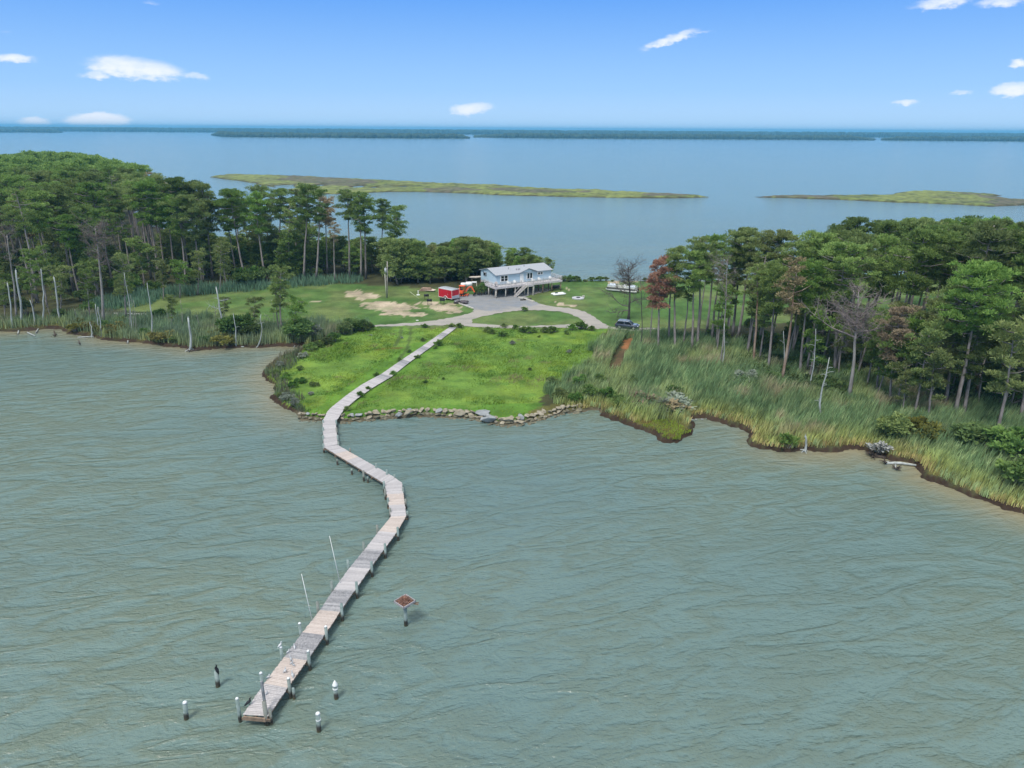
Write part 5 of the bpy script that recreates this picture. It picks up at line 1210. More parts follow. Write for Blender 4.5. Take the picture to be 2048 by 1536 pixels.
# piles
for i in range(8):
    u = DK0 + .3 + (DK1 - DK0 - .6) * i / 7; m_ = MB(); m_.tube([(u, DV + .25, -.3), (u, DV + .25, zt - .3)], .14, 8); m_.build('post', M['timber_w'] if i < 5 else M['wood_n'], deck)
for u in (LU0 + .1, LU1 - .1): m_ = MB(); m_.bar((u, DV - 1.1, -.3), (u, DV - 1.1, zt - .2), .15); m_.build('post', M['timber_w'], deck)
for v in (1.5, 3.2): m_ = MB(); m_.tube([(DK0 + .2, v, -.3), (DK0 + .2, v, zt - .3)], .14, 8); m_.build('post', M['timber_w'], deck)
for i in range(6):
    for j in range(4):
        u = .4 + (HL - .8) * i / 5; v = .4 + (HW - .8) * j / 3; m_ = MB(); m_.tube([(u, v, -.3), (u, v, zt - .05)], .16, 8); m_.build('pile', M['wood_n'], house)
# stored things in the shade beneath
def loc_w(u, v, z=0.0): p = HO + HU * u + HV * v; return (p.x, p.y, GZ + z)
# deck chairs
def deck_chair(label, u, v, rz, group='white chairs on the deck'):
    p = loc_w(u, v, zt + .01); t = thing('deck_chair', label, 'chair', p, TH_ + rz, group); m_ = MB()
    m_.hexa([(-.28, -.30, .36), (.28, -.30, .36), (.28, .25, .26), (-.28, .25, .26)], [(-.28, -.30, .40), (.28, -.30, .40), (.28, .25, .30), (-.28, .25, .30)]); m_.build('seat', M['white'], t)
    m_ = MB()
    for i in range(5): x = -.24 + i * .12; m_.hexa([(x - .05, .22, .26), (x + .05, .22, .26), (x + .05, .25, .26), (x - .05, .25, .26)], [(x - .05, .48, .98 - abs(i - 2) * .05), (x + .05, .48, .98 - abs(i - 2) * .05), (x + .05, .51, .98 - abs(i - 2) * .05), (x - .05, .51, .98 - abs(i - 2) * .05)])
    m_.build('backrest', M['white'], t)
    for s_ in (-1, 1): m_ = MB(); m_.box((s_ * .33, 0, .56), (.12, .72, .03)); m_.box((s_ * .33, -.28, .28), (.05, .1, .56)); m_.box((s_ * .33, .3, .28), (.05, .1, .56)); m_.build('armrest', M['white'], t)
    return t
for px, lab, r_z in ((1009 + 9, 'white slatted deck chair below the double window', .2), (1030.5, 'white slatted deck chair left of the white door', -.1), (1067, 'white deck chair right of the entrance window', .3), (1079.5, 'white deck chair under the small high window', 0), (1101, 'white deck chair at the right front corner of the house', -.2)):
    u = fu(px, 566, -1.2)[0]; deck_chair(lab, u, -1.1, r_z)
t = thing('round_chair', 'round-backed pale chair at the left front corner of deck', 'chair', loc_w(-.9, -1.5, zt + .01), TH_ - .5); m_ = MB(); m_.tube([(math.cos(a) * .42, .1 * math.sin(a), .75 + .42 * math.sin(a)) for a in np.linspace(0, 2 * PI, 15)], .05, 5, cap=False); m_.ball((0, .12, .75), .36, 10, 6, (1, .25, 1)); m_.build('backrest', mat('pale_wicker', (.62, .55, .52), .8, .2), t); m_ = MB(); m_.tube([(0, -.1, .0), (0, -.1, .4)], .3, 10); m_.build('seat', M['wood_g'], t)

# ---- trailer ------------------------------------------------------------------
M['red'] = mat('red_paint', (.52, .012, .030), .35, .08, 1.0, spec=.5)
def trailer():
    c = V(904, 602, GZ); a = R(141); L, Wd, H_, g0 = 4.4, 2.5, 2.15, .35
    t = thing('cargo_trailer', 'red enclosed cargo trailer with silver roof at the yard edge', 'trailer', (c.x, c.y, GZ + .06), a)
    # local: x runs from the near corner to the rear-left, y runs back (negative = away to the right)
    m_ = MB(); m_.box((L / 2, -Wd / 2, g0 + H_ / 2), (L, Wd, H_)); m_.build('body', M['red'], t, bevel=.04)
    m_ = MB(); 
    for i in range(6):
        y0, y1 = -Wd * i / 6, -Wd * (i + 1) / 6; f = lambda y: g0 + H_ + .02 + .10 * math.sin(PI * (-y / Wd))
        m_.hexa([(0, y0, g0 + H_), (L, y0, g0 + H_), (L, y1, g0 + H_), (0, y1, g0 + H_)], [(0, y0, f(y0)), (L, y0, f(y0)), (L, y1, f(y1)), (0, y1, f(y1))])
    m_.build('roof', M['alu'], t)
    m_ = MB(); m_.box((-.015, -Wd / 2, g0 + .36), (.03, Wd - .1, .72)); m_.build('stone_guard', mat('bare_panel', (.45, .48, .52), .5, .1, 3.0), t)
    m_ = MB()
    for (x, y) in ((0, 0), (0, -Wd), (L, 0), (L, -Wd)): m_.box((x, y, g0 + H_ / 2), (.07, .07, H_ + .02))
    m_.box((L / 2, .012, g0 + .06), (L, .05, .12)); m_.box((L / 2, .012, g0 + H_ - .05), (L, .05, .10)); m_.box((-.02, -Wd / 2, g0 + H_ - .05), (.05, Wd, .10)); m_.build('trim', mat('pink_white_trim', (.70, .62, .62), .5, .1), t)
    fx = L * .47; m_ = MB(); m_.tube([(fx + .62 * math.cos(b), .06, g0 + .02 + .50 * math.sin(b)) for b in np.linspace(0, PI, 9)], .06, 5); m_.build('fender', M['white'], t)
    for k_, x in enumerate((fx,)):
        for y in (.02, -Wd - .02):
            w = MB(); w.tube([(x, y - .1, .33), (x, y + .1, .33)], .33, 14, smooth=False); o = w.build('wheel', M['rubber'], t); r = MB(); r.tube([(x, y + .11, .33), (x, y + .125, .33)], .19, 12, smooth=False); r.build('rim', M['white'], o)
    m_ = MB(); m_.box((L * .22, .02, g0 + 1.05), (.8, .03, 1.75)); dd = m_.build('door', mat('red_door', (.45, .012, .028), .4, .05), t); m_ = MB(); m_.box((L * .22 + .33, .05, g0 + 1.0), (.06, .05, .3)); m_.build('handle', M['alu'], dd)
    m_ = MB(); m_.bar((0, -.5, g0), (-1.3, -Wd / 2, g0), .08); m_.bar((0, -Wd + .5, g0), (-1.3, -Wd / 2, g0), .08); m_.tube([(-1.2, -Wd / 2, 0), (-1.2, -Wd / 2, .75)], .04, 6); m_.build('tow_frame', M['black'], t)
trailer()
# ---- excavator ------------------------------------------------------------------
M['orange'] = mat('orange_paint', (.78, .135, .045), .45, .12, 1.5, spec=.4)
def excavator():
    c = V(925, 592, GZ); t = thing('excavator', 'orange mini excavator with folded boom behind the red trailer', 'excavator', (c.x, c.y, GZ + .06), R(-12))
    for s_ in (-1, 1):
        m_ = MB(); pr = [(-1.0, 0, .28), (-.85, 0, .06), (.85, 0, .06), (1.0, 0, .28), (.85, 0, .5), (-.85, 0, .5)]; m_.prism([(x, s_ * .75 - .17, z) for x, y, z in pr], (0, 0, 0), (0, .34, 0)); tr = m_.build('track', M['rubber'], t, bevel=.03)
        m_ = MB()
        for x in (-.8, -.3, .3, .8): m_.tube([(x, s_ * .93, .28), (x, s_ * .95, .28)], .15, 8, smooth=False)
        m_.build('sprocket', M['orange'], tr)
    m_ = MB(); m_.box((0, 0, .45), (1.3, 1.2, .3)); m_.build('undercarriage', M['black'], t)
    m_ = MB(); m_.box((-.45, 0, 1.0), (1.5, 1.6, .75)); m_.box((-.85, 0, 1.5), (.75, 1.5, .4)); m_.build('body', M['orange'], t, bevel=.08)
    m_ = MB()
    for x in (-.55, .55):
        for y in (-.55, .35): m_.bar((x, y, 1.2), (x, y, 2.45), .08)
    m_.box((0, -.1, 2.5), (1.4, 1.2, .12)); m_.build('canopy', M['orange'], t, bevel=.02)
    m_ = MB(); m_.box((-.1, -.1, 1.55), (.5, .5, .15)); m_.box((-.35, -.1, 1.85), (.12, .5, .55)); m_.build('seat', M['black'], t)
    m_ = MB()
    for P in ([(.75, .25, .95), (1.25, .25, 1.85), (1.7, .25, 2.25), (2.3, .25, 2.3)],):
        for a, b in zip(P, P[1:]): m_.bar(a, b, .24, .28)
    m_.build('boom', M['orange'], t, bevel=.02)
    m_ = MB(); m_.bar((2.15, .25, 2.45), (3.0, .25, 1.0), .20, .26); m_.build('stick', M['orange'], t)
    m_ = MB(); m_.bar((1.3, .25, 2.15), (2.2, .25, 2.6), .1); m_.bar((.9, .25, .9), (1.5, .25, 1.75), .1); m_.build('hydraulic_cylinder', M['alu'], t)
    m_ = MB(); m_.prism([(3.05, 0, 1.05), (3.2, 0, .6), (2.95, 0, .2), (2.6, 0, .15), (2.65, 0, .5), (2.85, 0, .65)], (0, 0, 0), (0, .5, 0)); m_.build('bucket', M['black'], t)
    m_ = MB(); m_.box((1.35, 0, .32), (.1, 1.7, .45)); m_.bar((.7, -.4, .4), (1.3, -.4, .35), .1); m_.bar((.7, .4, .4), (1.3, .4, .35), .1); m_.build('dozer_blade', M['orange'], t)
excavator()
for i, (px, py, lab) in enumerate([(927, 583, 'white rounded tank, left of two, behind the orange excavator'), (938, 582, 'larger white rounded tank, right of two, behind the orange excavator')]):
    c = V(px, py, GZ); t = thing('storage_tank', lab, 'tank', (c.x, c.y, GZ), .3); r = .5 + .12 * i; m_ = MB(); m_.tube([(-r * 1.3, 0, 1.75), (-r * 1.15, 0, 1.75), (r * 1.15, 0, 1.75), (r * 1.3, 0, 1.75)], [r * .6, r, r, r * .6], 12); m_.build('shell', M['white'], t)
    m_ = MB()
    for x in (-r * .9, r * .9):
        for y in (-.35, .35): m_.bar((x, y, 0), (x, y, 1.4), .08)
        m_.bar((x, -.4, 1.4), (x, .4, 1.4), .08)
    m_.build('stand', M['wood_n'], t)
# post with pale boat on rack left of the house
t = thing('light_post', 'pale yellow timber post beside bush at the gable end', 'post', V(953.5, 590, GZ)); m_ = MB(); m_.bar((0, 0, -.2), (0, 0, 3.4), .2); m_.build('post', mat('yellow_pine', (.45, .44, .28), .9, .2), t); m_ = MB(); m_.box((-.55, 0, 3.2), (1.1, .35, .3)); m_.build('lamp_box', M['white'], t)
A, B = V(938, 575, GZ), V(958, 574, GZ); t = thing('canoe', 'long tan upturned canoe on a raised rack left of the gable', 'boat', (A.x, A.y, GZ), math.atan2(B.y - A.y, B.x - A.x)); L = (B - A).length + 1.2; m_ = MB(); m_.tube([(L * f, 0, 2.55 + .12 * abs(f - .5) * 2) for f in np.linspace(0, 1, 9)], [.08, .28, .38, .42, .44, .42, .38, .28, .08], 10, flat=.7); m_.build('hull', mat('tan_hull', (.50, .43, .36), .6, .1), t)
for x in (L * .2, L * .8): m_ = MB(); m_.bar((x, -.3, 0), (x, -.3, 2.25), .1); m_.bar((x, .3, 0), (x, .3, 2.25), .1); m_.bar((x, -.5, 2.2), (x, .5, 2.2), .1); m_.build('trestle', M['wood_n'], t)
# grills
for px, py, lab in ((853, 599, 'black charcoal grill on post, farthest left of three'), (859, 609, 'black charcoal grill on post, nearest of three'), (885, 608, 'black charcoal grill in front of the trailer wheel')):
    c = V(px, py, GZ); t = thing('grill', lab, 'grill', c, random.uniform(-.3, .3), 'black grills on the sandy patch'); m_ = MB(); m_.box((0, 0, .92), (1.15, .55, .30)); m_.tube([(-.55, 0, 1.07), (.55, 0, 1.07)], .26, 10); m_.build('firebox', M['black'], t, bevel=.02)
    for x in (-.4, .4):
        m_ = MB(); m_.bar((x, 0, 0), (x, 0, .8), .07); m_.bar((x, -.25, .03), (x, .25, .03), .06); m_.build('leg', M['black'], t)
    m_ = MB(); m_.bar((.65, 0, 1.0), (.9, 0, 1.0), .05); m_.build('handle', M['alu'], t)
# scrap heap by the trailer
t = thing('scrap_heap', 'dark heap of tarps and pallets on the gravel by red trailer', 'junk pile', V(923, 607, GZ)); rs = np.random.RandomState(4); m_ = MB()
for i in range(16): m_.box((rs.uniform(-1.3, 1.3), rs.uniform(-.8, .8), rs.uniform(.15, .5)), (rs.uniform(.5, 1.2), rs.uniform(.3, .8), rs.uniform(.08, .4)), rs.uniform(0, 3))
m_.build('pallets', mat('dark_scrap', (.07, .06, .065), .9, .5, 2.0), t); m_ = MB()
for i in range(5): m_.ball((rs.uniform(-1.2, 1.2), rs.uniform(-.7, .7), .35), rs.uniform(.3, .55), 9, 5, (1.2, 1, .7))
m_.build('tarp', mat('dark_tarp', (.09, .075, .085), .7, .4, 2.0), t)
t = thing('lumber_stack', 'stack of reddish-brown boards with a pale sheet on top', 'lumber', V(855, 582, GZ), -.12); m_ = MB()
for i in range(6):
    for j in range(5): m_.box((rs.uniform(-.15, .15) - .3, -.5 + j * .24, .1 + i * .13), (3.4 - .25 * i, .2, .1))
m_.build('boards', mat('reddish_boards', (.36, .24, .18), .9, .3, 2.0), t); m_ = MB(); m_.hexa([(-.6, -.7, .30), (1.8, -.9, .26), (2.2, .2, .34), (-.2, .5, .62)], [(-.6, -.7, .36), (1.8, -.9, .32), (2.2, .2, .40), (-.2, .5, .68)]); m_.build('sheet', mat('pale_sheet', (.55, .45, .38), .8, .1), t)
t = thing('vent_pipe', 'short white pipe standing on a white base in the grass', 'pipe', V(836.5, 590, GZ)); m_ = MB(); m_.tube([(0, 0, 0), (0, 0, 1.0)], .10, 8); m_.tube([(0, 0, .95), (0, 0, 1.1)], .14, 8); m_.build('pipe', M['white'], t); m_ = MB(); m_.tube([(0, 0, -.02), (0, 0, .1)], .45, 12, smooth=False); m_.build('base', M['white'], t)
A, B = V(838, 597, GZ), V(824, 590, GZ); t = thing('leaning_pole', 'thin pale pole leaning left in the grass near the white pipe', 'pole', A); m_ = MB(); m_.tube([(0, 0, 0), (B.x - A.x, .5, 1.5)], .05, 5); m_.build('pole', mat('pale_pole', (.50, .52, .36), .8, .1), t)
t = thing('plastic_bottle', 'small white scrap lying in the grass by the drive', 'litter', V(834.5, 642, GZ)); m_ = MB(); m_.tube([(-.25, 0, .12), (.18, 0, .12), (.28, 0, .12)], [.12, .12, .05], 8); m_.build('body', M['white'], t)
# utility pole
bx_, by_ = G(774, 595, GZ); txx, tz = top_over(774.5, 523, bx_, by_)
t = thing('utility_pole', 'tall wooden utility pole with grey transformer by the sandy patch', 'utility pole', (bx_, by_, GZ)); m_ = MB(); H_ = tz - GZ; m_.tube([(0, 0, -.3), (txx - bx_, 0, H_)], [.17, .12], 8); m_.build('pole', mat('pole_wood', (.34, .31, .27), .9, .2, 2.0), t)
m_ = MB(); m_.tube([(.05, -.35, H_ * .70), (.05, -.35, H_ * .82)], .24, 10); m_.tube([(.05, -.35, H_ * .82), (.05, -.35, H_ * .86)], [.1, .04], 6); m_.build('transformer', mat('transformer_grey', (.45, .48, .50), .5, .1), t)
m_ = MB(); m_.tube([(-.22, 0, 0), (-.20, 0, H_ * .66)], .07, 6); m_.build('conduit', mat('pale_conduit', (.62, .60, .52), .7, .1), t)
# white float on the lawn
c = V(1117, 590, GZ); t = thing('catamaran_float', 'white twin-hulled float lying on the lawn right of the house', 'boat', c, R(22)); 
for s_ in (-1, 1): m_ = MB(); m_.tube([(-1.8, s_ * .55, .35), (-1.4, s_ * .55, .28), (1.3, s_ * .55, .28), (1.8, s_ * .55, .38)], [.10, .27, .27, .08], 10); m_.build('hull', M['white'], t)
m_ = MB(); m_.box((0, 0, .30), (2.2, .9, .1)); m_.box((-.5, 0, .5), (.5, .8, .3)); m_.build('frame', mat('dark_frame', (.05, .08, .08), .7, .2), t)
# fire pit
c = V(1156, 597, GZ); t = thing('fire_pit', 'round dark fire pit set in a grey concrete slab on the lawn', 'fire pit', c, .3); m_ = MB(); m_.tube([(0, 0, -.05), (0, 0, .22)], 1.55, 8, smooth=False); m_.build('slab', mat('concrete', (.42, .42, .44), .9, .12), t); m_ = MB(); m_.tube([(.1, .1, .2), (.1, .1, .30)], .5, 14); m_.build('ring', mat('charred', (.03, .03, .035), .9, .2), t)
t = thing('stone_block', 'small pale block at the right end of the fire pit slab', 'block', V(1166.5, 596, GZ)); m_ = MB(); m_.box((0, 0, .28), (.55, .5, .55), .3); m_.box((.12, -.05, .6), (.35, .35, .12), .5); m_.build('block', mat('pale_block', (.5, .5, .42), .9, .2), t, bevel=.03)
# things under the house
def under(px, py, lab, nm, cat, f): t = thing(nm, lab, cat, V(px, py, GZ), TH_); f(t)
def f1(t):
    m_ = MB(); m_.tube([(-.9, 0, .5), (.9, 0, .5)], .42, 10); m_.build('cover', mat('dark_cover', (.05, .055, .07), .6, .3), t); m_ = MB(); m_.box((0, 0, .1), (1.9, .5, .14)); m_.build('base', M['wood_n'], t)
under(1112, 577, 'dark covered motor under the right end of the deck', 'covered_motor', 'motor', f1)
def f2(t):
    m_ = MB()
    for i in range(9): m_.ball((rs.uniform(-1.6, 1.6), rs.uniform(-.25, .25), .15), rs.uniform(.18, .3), 8, 5)
    m_.build('stones', mat('dark_stones', (.07, .065, .055), .9, .4), t)
under(1052, 600, 'row of dark stones behind the pale timber by the stairs', 'stone_row', 'stones', f2)
def f3(t):
    m_ = MB(); m_.box((0, 0, .45), (1.4, .7, .1)); m_.build('top', M['wood_n'], t)
    for x in (-.6, .6):
        for y in (-.28, .28): m_ = MB(); m_.bar((x, y, 0), (x, y, .4), .07); m_.build('leg', M['wood_n'], t)
under(982, 588, 'low brown table in the shade under the left end of deck', 'low_table', 'table', f3)
def f4(t):
    m_ = MB()
    for i in range(10): a = rs.uniform(0, 6.28); m_.tube([(0, 0, .25 * i), (math.cos(a) * .12, math.sin(a) * .12, .25 * i + .25)], [.2, .12], 6)
    m_.build('net', mat('pale_netting', (.45, .40, .35), .9, .4, 3.0), t)
    m_ = MB(); m_.ball((.1, 0, .2), .3, 8, 5); m_.build('float', mat('pinkish_float', (.5, .38, .32), .8, .2), t)
under(991, 596, 'pale bundle of netting hanging at the near corner post', 'net_bundle', 'netting', f4)
t = thing('fire_ring', 'rusty orange ring leaning by the bush under the gable', 'metal ring', V(961.5, 590, GZ)); m_ = MB(); m_.tube([(math.cos(a) * .35, 0, .4 + .35 * math.sin(a)) for a in np.linspace(0, 2 * PI, 13)], .07, 5, cap=False); m_.build('ring', mat('rust', (.30, .10, .03), .9, .3), t)

# ---- car ------------------------------------------------------------------------
def suv():
    A, B = V(1233.5, 657, GZ), V(1278, 661.5, GZ); c = (A + B) / 2; c.y += .9; a = math.atan2(B.y - A.y, B.x - A.x)
    t = thing('parked_car', 'dark blue-grey estate car parked where the gravel track meets the reeds', 'car', (c.x, c.y, GZ + .05), a + .02)
    M['carp'] = mat('dark_car_paint', (.045, .058, .085), .18, .05, 1.0, metal=.35, spec=.8); M['carr'] = mat('car_top_highlight', (.30, .34, .40), .2, .05, 1.0, metal=.4, spec=.8)  # roof, pillars and bonnet paler: highlights on the top put into the paint
    # body: side profile swept across the width with tumblehome
    def loft(prof, name, m__, y0, inset=0.0, parent=None, bevel=.05):
        n = len(prof); vs, fs = [], []
        secs = [(-y0, .90), (-y0 * .93, 1.0), (y0 * .93, 1.0), (y0, .90)]
        for (y, k_) in secs: vs += [(x, y * (1 - inset * max(0, (z - .95)) / .6), .55 + (z - .55) * k_) for x, z in prof]
        for j in range(3):
            for i in range(n): q = (i + 1) % n; fs.append((j * n + i, j * n + q, (j + 1) * n + q, (j + 1) * n + i))
        fs.append(tuple(range(n - 1, -1, -1))); fs.append(tuple(3 * n + i for i in range(n)))
        m_ = MB(); m_.add(vs, fs, smooth=True); return m_.build(name, m__, parent or t, bevel=bevel)
    loft([(-2.38, .35), (-2.40, .75), (-2.30, 1.0), (-1.9, 1.03), (1.0, 1.03), (1.9, .93), (2.25, .78), (2.38, .55), (2.35, .30), (1.9, .24), (-1.9, .24)], 'body', M['carp'], .93)
    gh = loft([(-2.22, 1.0), (-1.85, 1.50), (-1.3, 1.62), (.0, 1.64), (.45, 1.56), (1.15, 1.02)], 'greenhouse', M['glass'], .82, .16, bevel=.03)
    m_ = MB(); 
    for i in range(5):
        x0, x1 = -1.88 + i * .46, -1.88 + (i + 1) * .46; zf = lambda x: 1.60 + .07 * math.cos((x + .8) * 1.15)
        m_.hexa([(x0, -.66, zf(x0) - .06), (x1, -.66, zf(x1) - .06), (x1, .66, zf(x1) - .06), (x0, .66, zf(x0) - .06)], [(x0, -.62, zf(x0) + .02), (x1, -.62, zf(x1) + .02), (x1, .62, zf(x1) + .02), (x0, .62, zf(x0) + .02)])
    m_.build('roof', M['carr'], t)
    m_ = MB()
    for s_ in (-1, 1):
        for (xa, xb) in ((-2.2, -1.82), (1.12, .42)): m_.bar((xa, s_ * .80, 1.02), (xb, s_ * .68, 1.58), .08, .07)
        m_.bar((-.45, s_ * .815, 1.02), (-.5, s_ * .70, 1.62), .09, .05); m_.bar((-1.82, s_ * .69, 1.56), (.42, s_ * .69, 1.60), .07, .07); m_.bar((-1.7, s_ * .58, 1.72), (.1, s_ * .58, 1.72), .04, .04)
    m_.build('pillars', M['carr'], t)
    m_ = MB(); m_.box((1.5, 0, .985), (.85, 1.5, .03)); m_.build('bonnet', M['carr'], t, bevel=.01)
    for x in (-1.42, 1.45):
        for s_ in (-1, 1):
            w = MB(); w.tube([(x, s_ * .74, .34), (x, s_ * .95, .34)], .345, 16, smooth=False); o = w.build('wheel', M['rubber'], t, bevel=.02); r = MB(); r.tube([(x, s_ * .95, .34), (x, s_ * .965, .34)], .22, 10, smooth=False); r.build('rim', M['alu'], o)
    for s_ in (-1, 1):
        m_ = MB(); m_.box((2.27, s_ * .68, .74), (.16, .36, .14)); m_.build('headlight', mat('lamp_glass', (.7, .72, .75), .15, .05), t, bevel=.02)
        m_ = MB(); m_.box((-2.38, s_ * .74, .85), (.06, .2, .28)); m_.build('tail_light', mat('tail_lamp', (.35, .01, .01), .3, .05), t)
        m_ = MB(); m_.box((.85, s_ * 1.0, 1.06), (.14, .16, .12)); m_.build('wing_mirror', M['carp'], t, bevel=.02)
    m_ = MB(); m_.box((2.37, 0, .55), (.05, .9, .22)); m_.build('grille', M['black'], t); m_ = MB(); m_.box((0, -.935, .38), (2.2, .03, .12)); m_.box((0, .935, .38), (2.2, .03, .12)); m_.build('sill_trim', M['black'], t)
suv()
# ---- pontoon boat ------------------------------------------------------------------
def pontoon():
    A, B = V(1211, 583, GZ), V(1273, 589, GZ); a = math.atan2(B.y - A.y, B.x - A.x); L = (B - A).length
    t = thing('pontoon_boat', 'white pontoon boat with rails pulled up on the grass at the back shore', 'boat', (A.x, A.y + .5, GZ), a); Wd = 2.5
    for y in (.35, Wd - .35): m_ = MB(); m_.tube([(0, y, .62), (.5, y, .42), (L - .2, y, .42), (L, y, .42)], [.08, .32, .32, .26], 12); m_.build('pontoon', mat('dull_aluminium', (.50, .50, .46), .45, .15, 2.0, metal=.3), t)
    m_ = MB(); m_.box((L / 2, Wd / 2, .82), (L - .5, Wd, .10)); m_.build('deck', mat('grey_deck', (.38, .36, .32), .8, .2), t)
    m_ = MB(); m_.box((L / 2, -.02, 1.0), (L - .6, .05, .18)); m_.build('rub_rail', M['black'], t)
    for (p, q) in (((.4, .05), (L - .4, .05)), ((.4, Wd - .05), (L - .4, Wd - .05)), ((.4, .05), (.4, Wd - .05)), ((L - .4, .05), (L - .4, Wd - .05))):
        m_ = MB(); P, Q = Vector((*p, 0)), Vector((*q, 0)); 
        for h_ in (.95, 1.25, 1.55): m_.bar(P + Vector((0, 0, h_)), Q + Vector((0, 0, h_)), .045)
        nn = max(2, int((Q - P).length / 1.1))
        for i in range(nn + 1): c = P.lerp(Q, i / nn); m_.bar(c + Vector((0, 0, .88)), c + Vector((0, 0, 1.55)), .04)
        r = m_.build('railing', M['alu'], t)
        m_ = MB(); m_.box(((P.x + Q.x) / 2, (P.y + Q.y) / 2, 1.15), (max(.02, abs(Q.x - P.x) - .1), max(.02, abs(Q.y - P.y) - .1), .38)); m_.build('fence_panel', mat('cream_panel', (.62, .60, .52), .6, .15), r)
    for (x, y, w) in ((1.3, .55, 1.6), (1.3, Wd - .55, 1.6), (L - 1.6, .55, 1.7), (L - 1.6, Wd - .55, 1.4)): m_ = MB(); m_.box((x, y, 1.10), (w, .6, .45)); m_.box((x, y + (.25 if y > 1 else -.25), 1.5), (w, .14, .45)); m_.build('bench_seat', mat('pale_vinyl', (.62, .66, .70), .5, .15), t, bevel=.04)
    m_ = MB(); m_.box((L * .58, Wd * .62, 1.3), (.6, .8, .9), 0, .2); m_.build('console', M['white'], t)
    m_ = MB()
    for x in (L * .36, L * .62):
        for y in (.1, Wd - .1): m_.bar((x, y, 1.55), (L * .5, y, 2.7), .04)
    m_.build('canopy_frame', M['alu'], t); m_ = MB(); m_.tube([(L * .5, .0, 2.72), (L * .5, Wd, 2.72)], .12, 8); m_.build('furled_canopy', mat('blue_canvas', (.12, .20, .28), .8, .2), t)
    m_ = MB(); m_.box((L + .15, Wd / 2, 1.1), (.35, .4, .7), 0, .15); m_.bar((L + .2, Wd / 2, .75), (L + .25, Wd / 2, .1), .15); m_.build('outboard_motor', M['black'], t, bevel=.04)
pontoon()
# ================================================================== pier
DZ = .88
def pile_mat():
    m_ = bpy.data.materials.new('treated_piling'); m_.use_nodes = True; k = NT(m_.node_tree); ge = k.n('ShaderNodeNewGeometry'); sp = k.n('ShaderNodeSeparateXYZ', None, Vector=ge.outputs['Position']); oi = k.n('ShaderNodeObjectInfo')
    n = k.noise(ge.outputs['Position'], 3.0, 4.0, .6); z = k.m('ADD', sp.outputs[2], k.m('MULTIPLY', n, .35))
    c = k.mix(k.ramp(n, .3, .7), (.150, .205, .190), (.270, .330, .310)); c = k.mix(k.m('MULTIPLY', k.ramp(oi.outputs['Random'], .55, .9), .5), c, (.20, .16, .12))
    c = k.mix(k.ramp(z, .55, .95, 1, 0), c, (.040, .036, .030)); c = k.mix(k.ramp(z, .05, .5, 1, 0), c, (.120, .100, .045))
    p = k.n('ShaderNodeBsdfPrincipled', None, Base_Color=c, Roughness=.85); b = k.n('ShaderNodeBump', None, Strength=.4, Distance=.03, Height=n); k.set(p.inputs['Normal'], b.outputs[0]); o = k.n('ShaderNodeOutputMaterial'); k.t.links.new(p.outputs[0], o.inputs[0]); return m_
M['pile'] = pile_mat(); M['guano'] = mat('white_droppings', (.70, .71, .70), .9, .12, 5.0)
pier = thing('pier', 'long zigzag weathered wooden pier running from the rock wall out into the bay', 'pier', (0, 0, 0))
PMS = {'g': deck_mat('weathered_planks', (.36, .335, .335), (.52, .49, .485)), 'p': deck_mat('pinkish_planks', (.42, .35, .31), (.56, .48, .43), (.62, .58, .55)), 'd': deck_mat('dark_worn_planks', (.155, .155, .165), (.42, .405, .41), (.50, .49, .49))}
M['wood_w'] = deck_mat('droppings_stained_planks', (.33, .31, .31), (.52, .48, .47), (.66, .64, .63)); PMS['w'] = M['wood_w']
def deck_run(L0, R0, L1, R1, n, kinds, z0=DZ, z1=DZ, parent=pier, name='deck_section', plank=.15, joist=True, drop=.20):
    """four corner pixels; n bays"""
    a, b, c, d = V(*L0, z0), V(*R0, z0), V(*L1, z1), V(*R1, z1)
    for i in range(n):
        f0_, f1_ = i / n, (i + 1) / n; l0, l1, r0_, r1_ = a.lerp(c, f0_), a.lerp(c, f1_), b.lerp(d, f0_), b.lerp(d, f1_)
        length = ((l1 - l0).length + (r1_ - r0_).length) / 2; m = max(1, int(length / plank)); mb = MB()
        for j in range(m):
            g = .012 / plank / m * 6
            t0, t1 = (j + .07) / m, (j + .93) / m; w = Vector((0, 0, -.05)); q = random.uniform(-.008, .008); ex = random.uniform(-.03, .03); u_ = (r0_ - l0).normalized() * ex
            A_, B_, C_, D_ = l0.lerp(l1, t0) + u_, r0_.lerp(r1_, t0) + u_, r0_.lerp(r1_, t1) + u_, l0.lerp(l1, t1) + u_
            z_ = Vector((0, 0, q)); mb.hexa([A_ + w + z_, B_ + w + z_, C_ + w + z_, D_ + w + z_], [A_ + z_, B_ + z_, C_ + z_, D_ + z_])
        mb.build(name, PMS[kinds[i % len(kinds)]], parent)
        if joist:
            jb = MB()
            for t in (.06, .5, .94):
                p0, p1 = l0.lerp(r0_, t), l1.lerp(r1_, t); dz = Vector((0, 0, -.17)); jb.bar(p0 + dz, p1 + dz, .06, .22)
            p0, p1 = l0.lerp(r0_, -.06), l0.lerp(r0_, 1.06); jb.bar(p0 + Vector((0, 0, -.38)), p1 + Vector((0, 0, -.38)), .08, .2)
            jb.build('joist', M['wood_n'], parent)
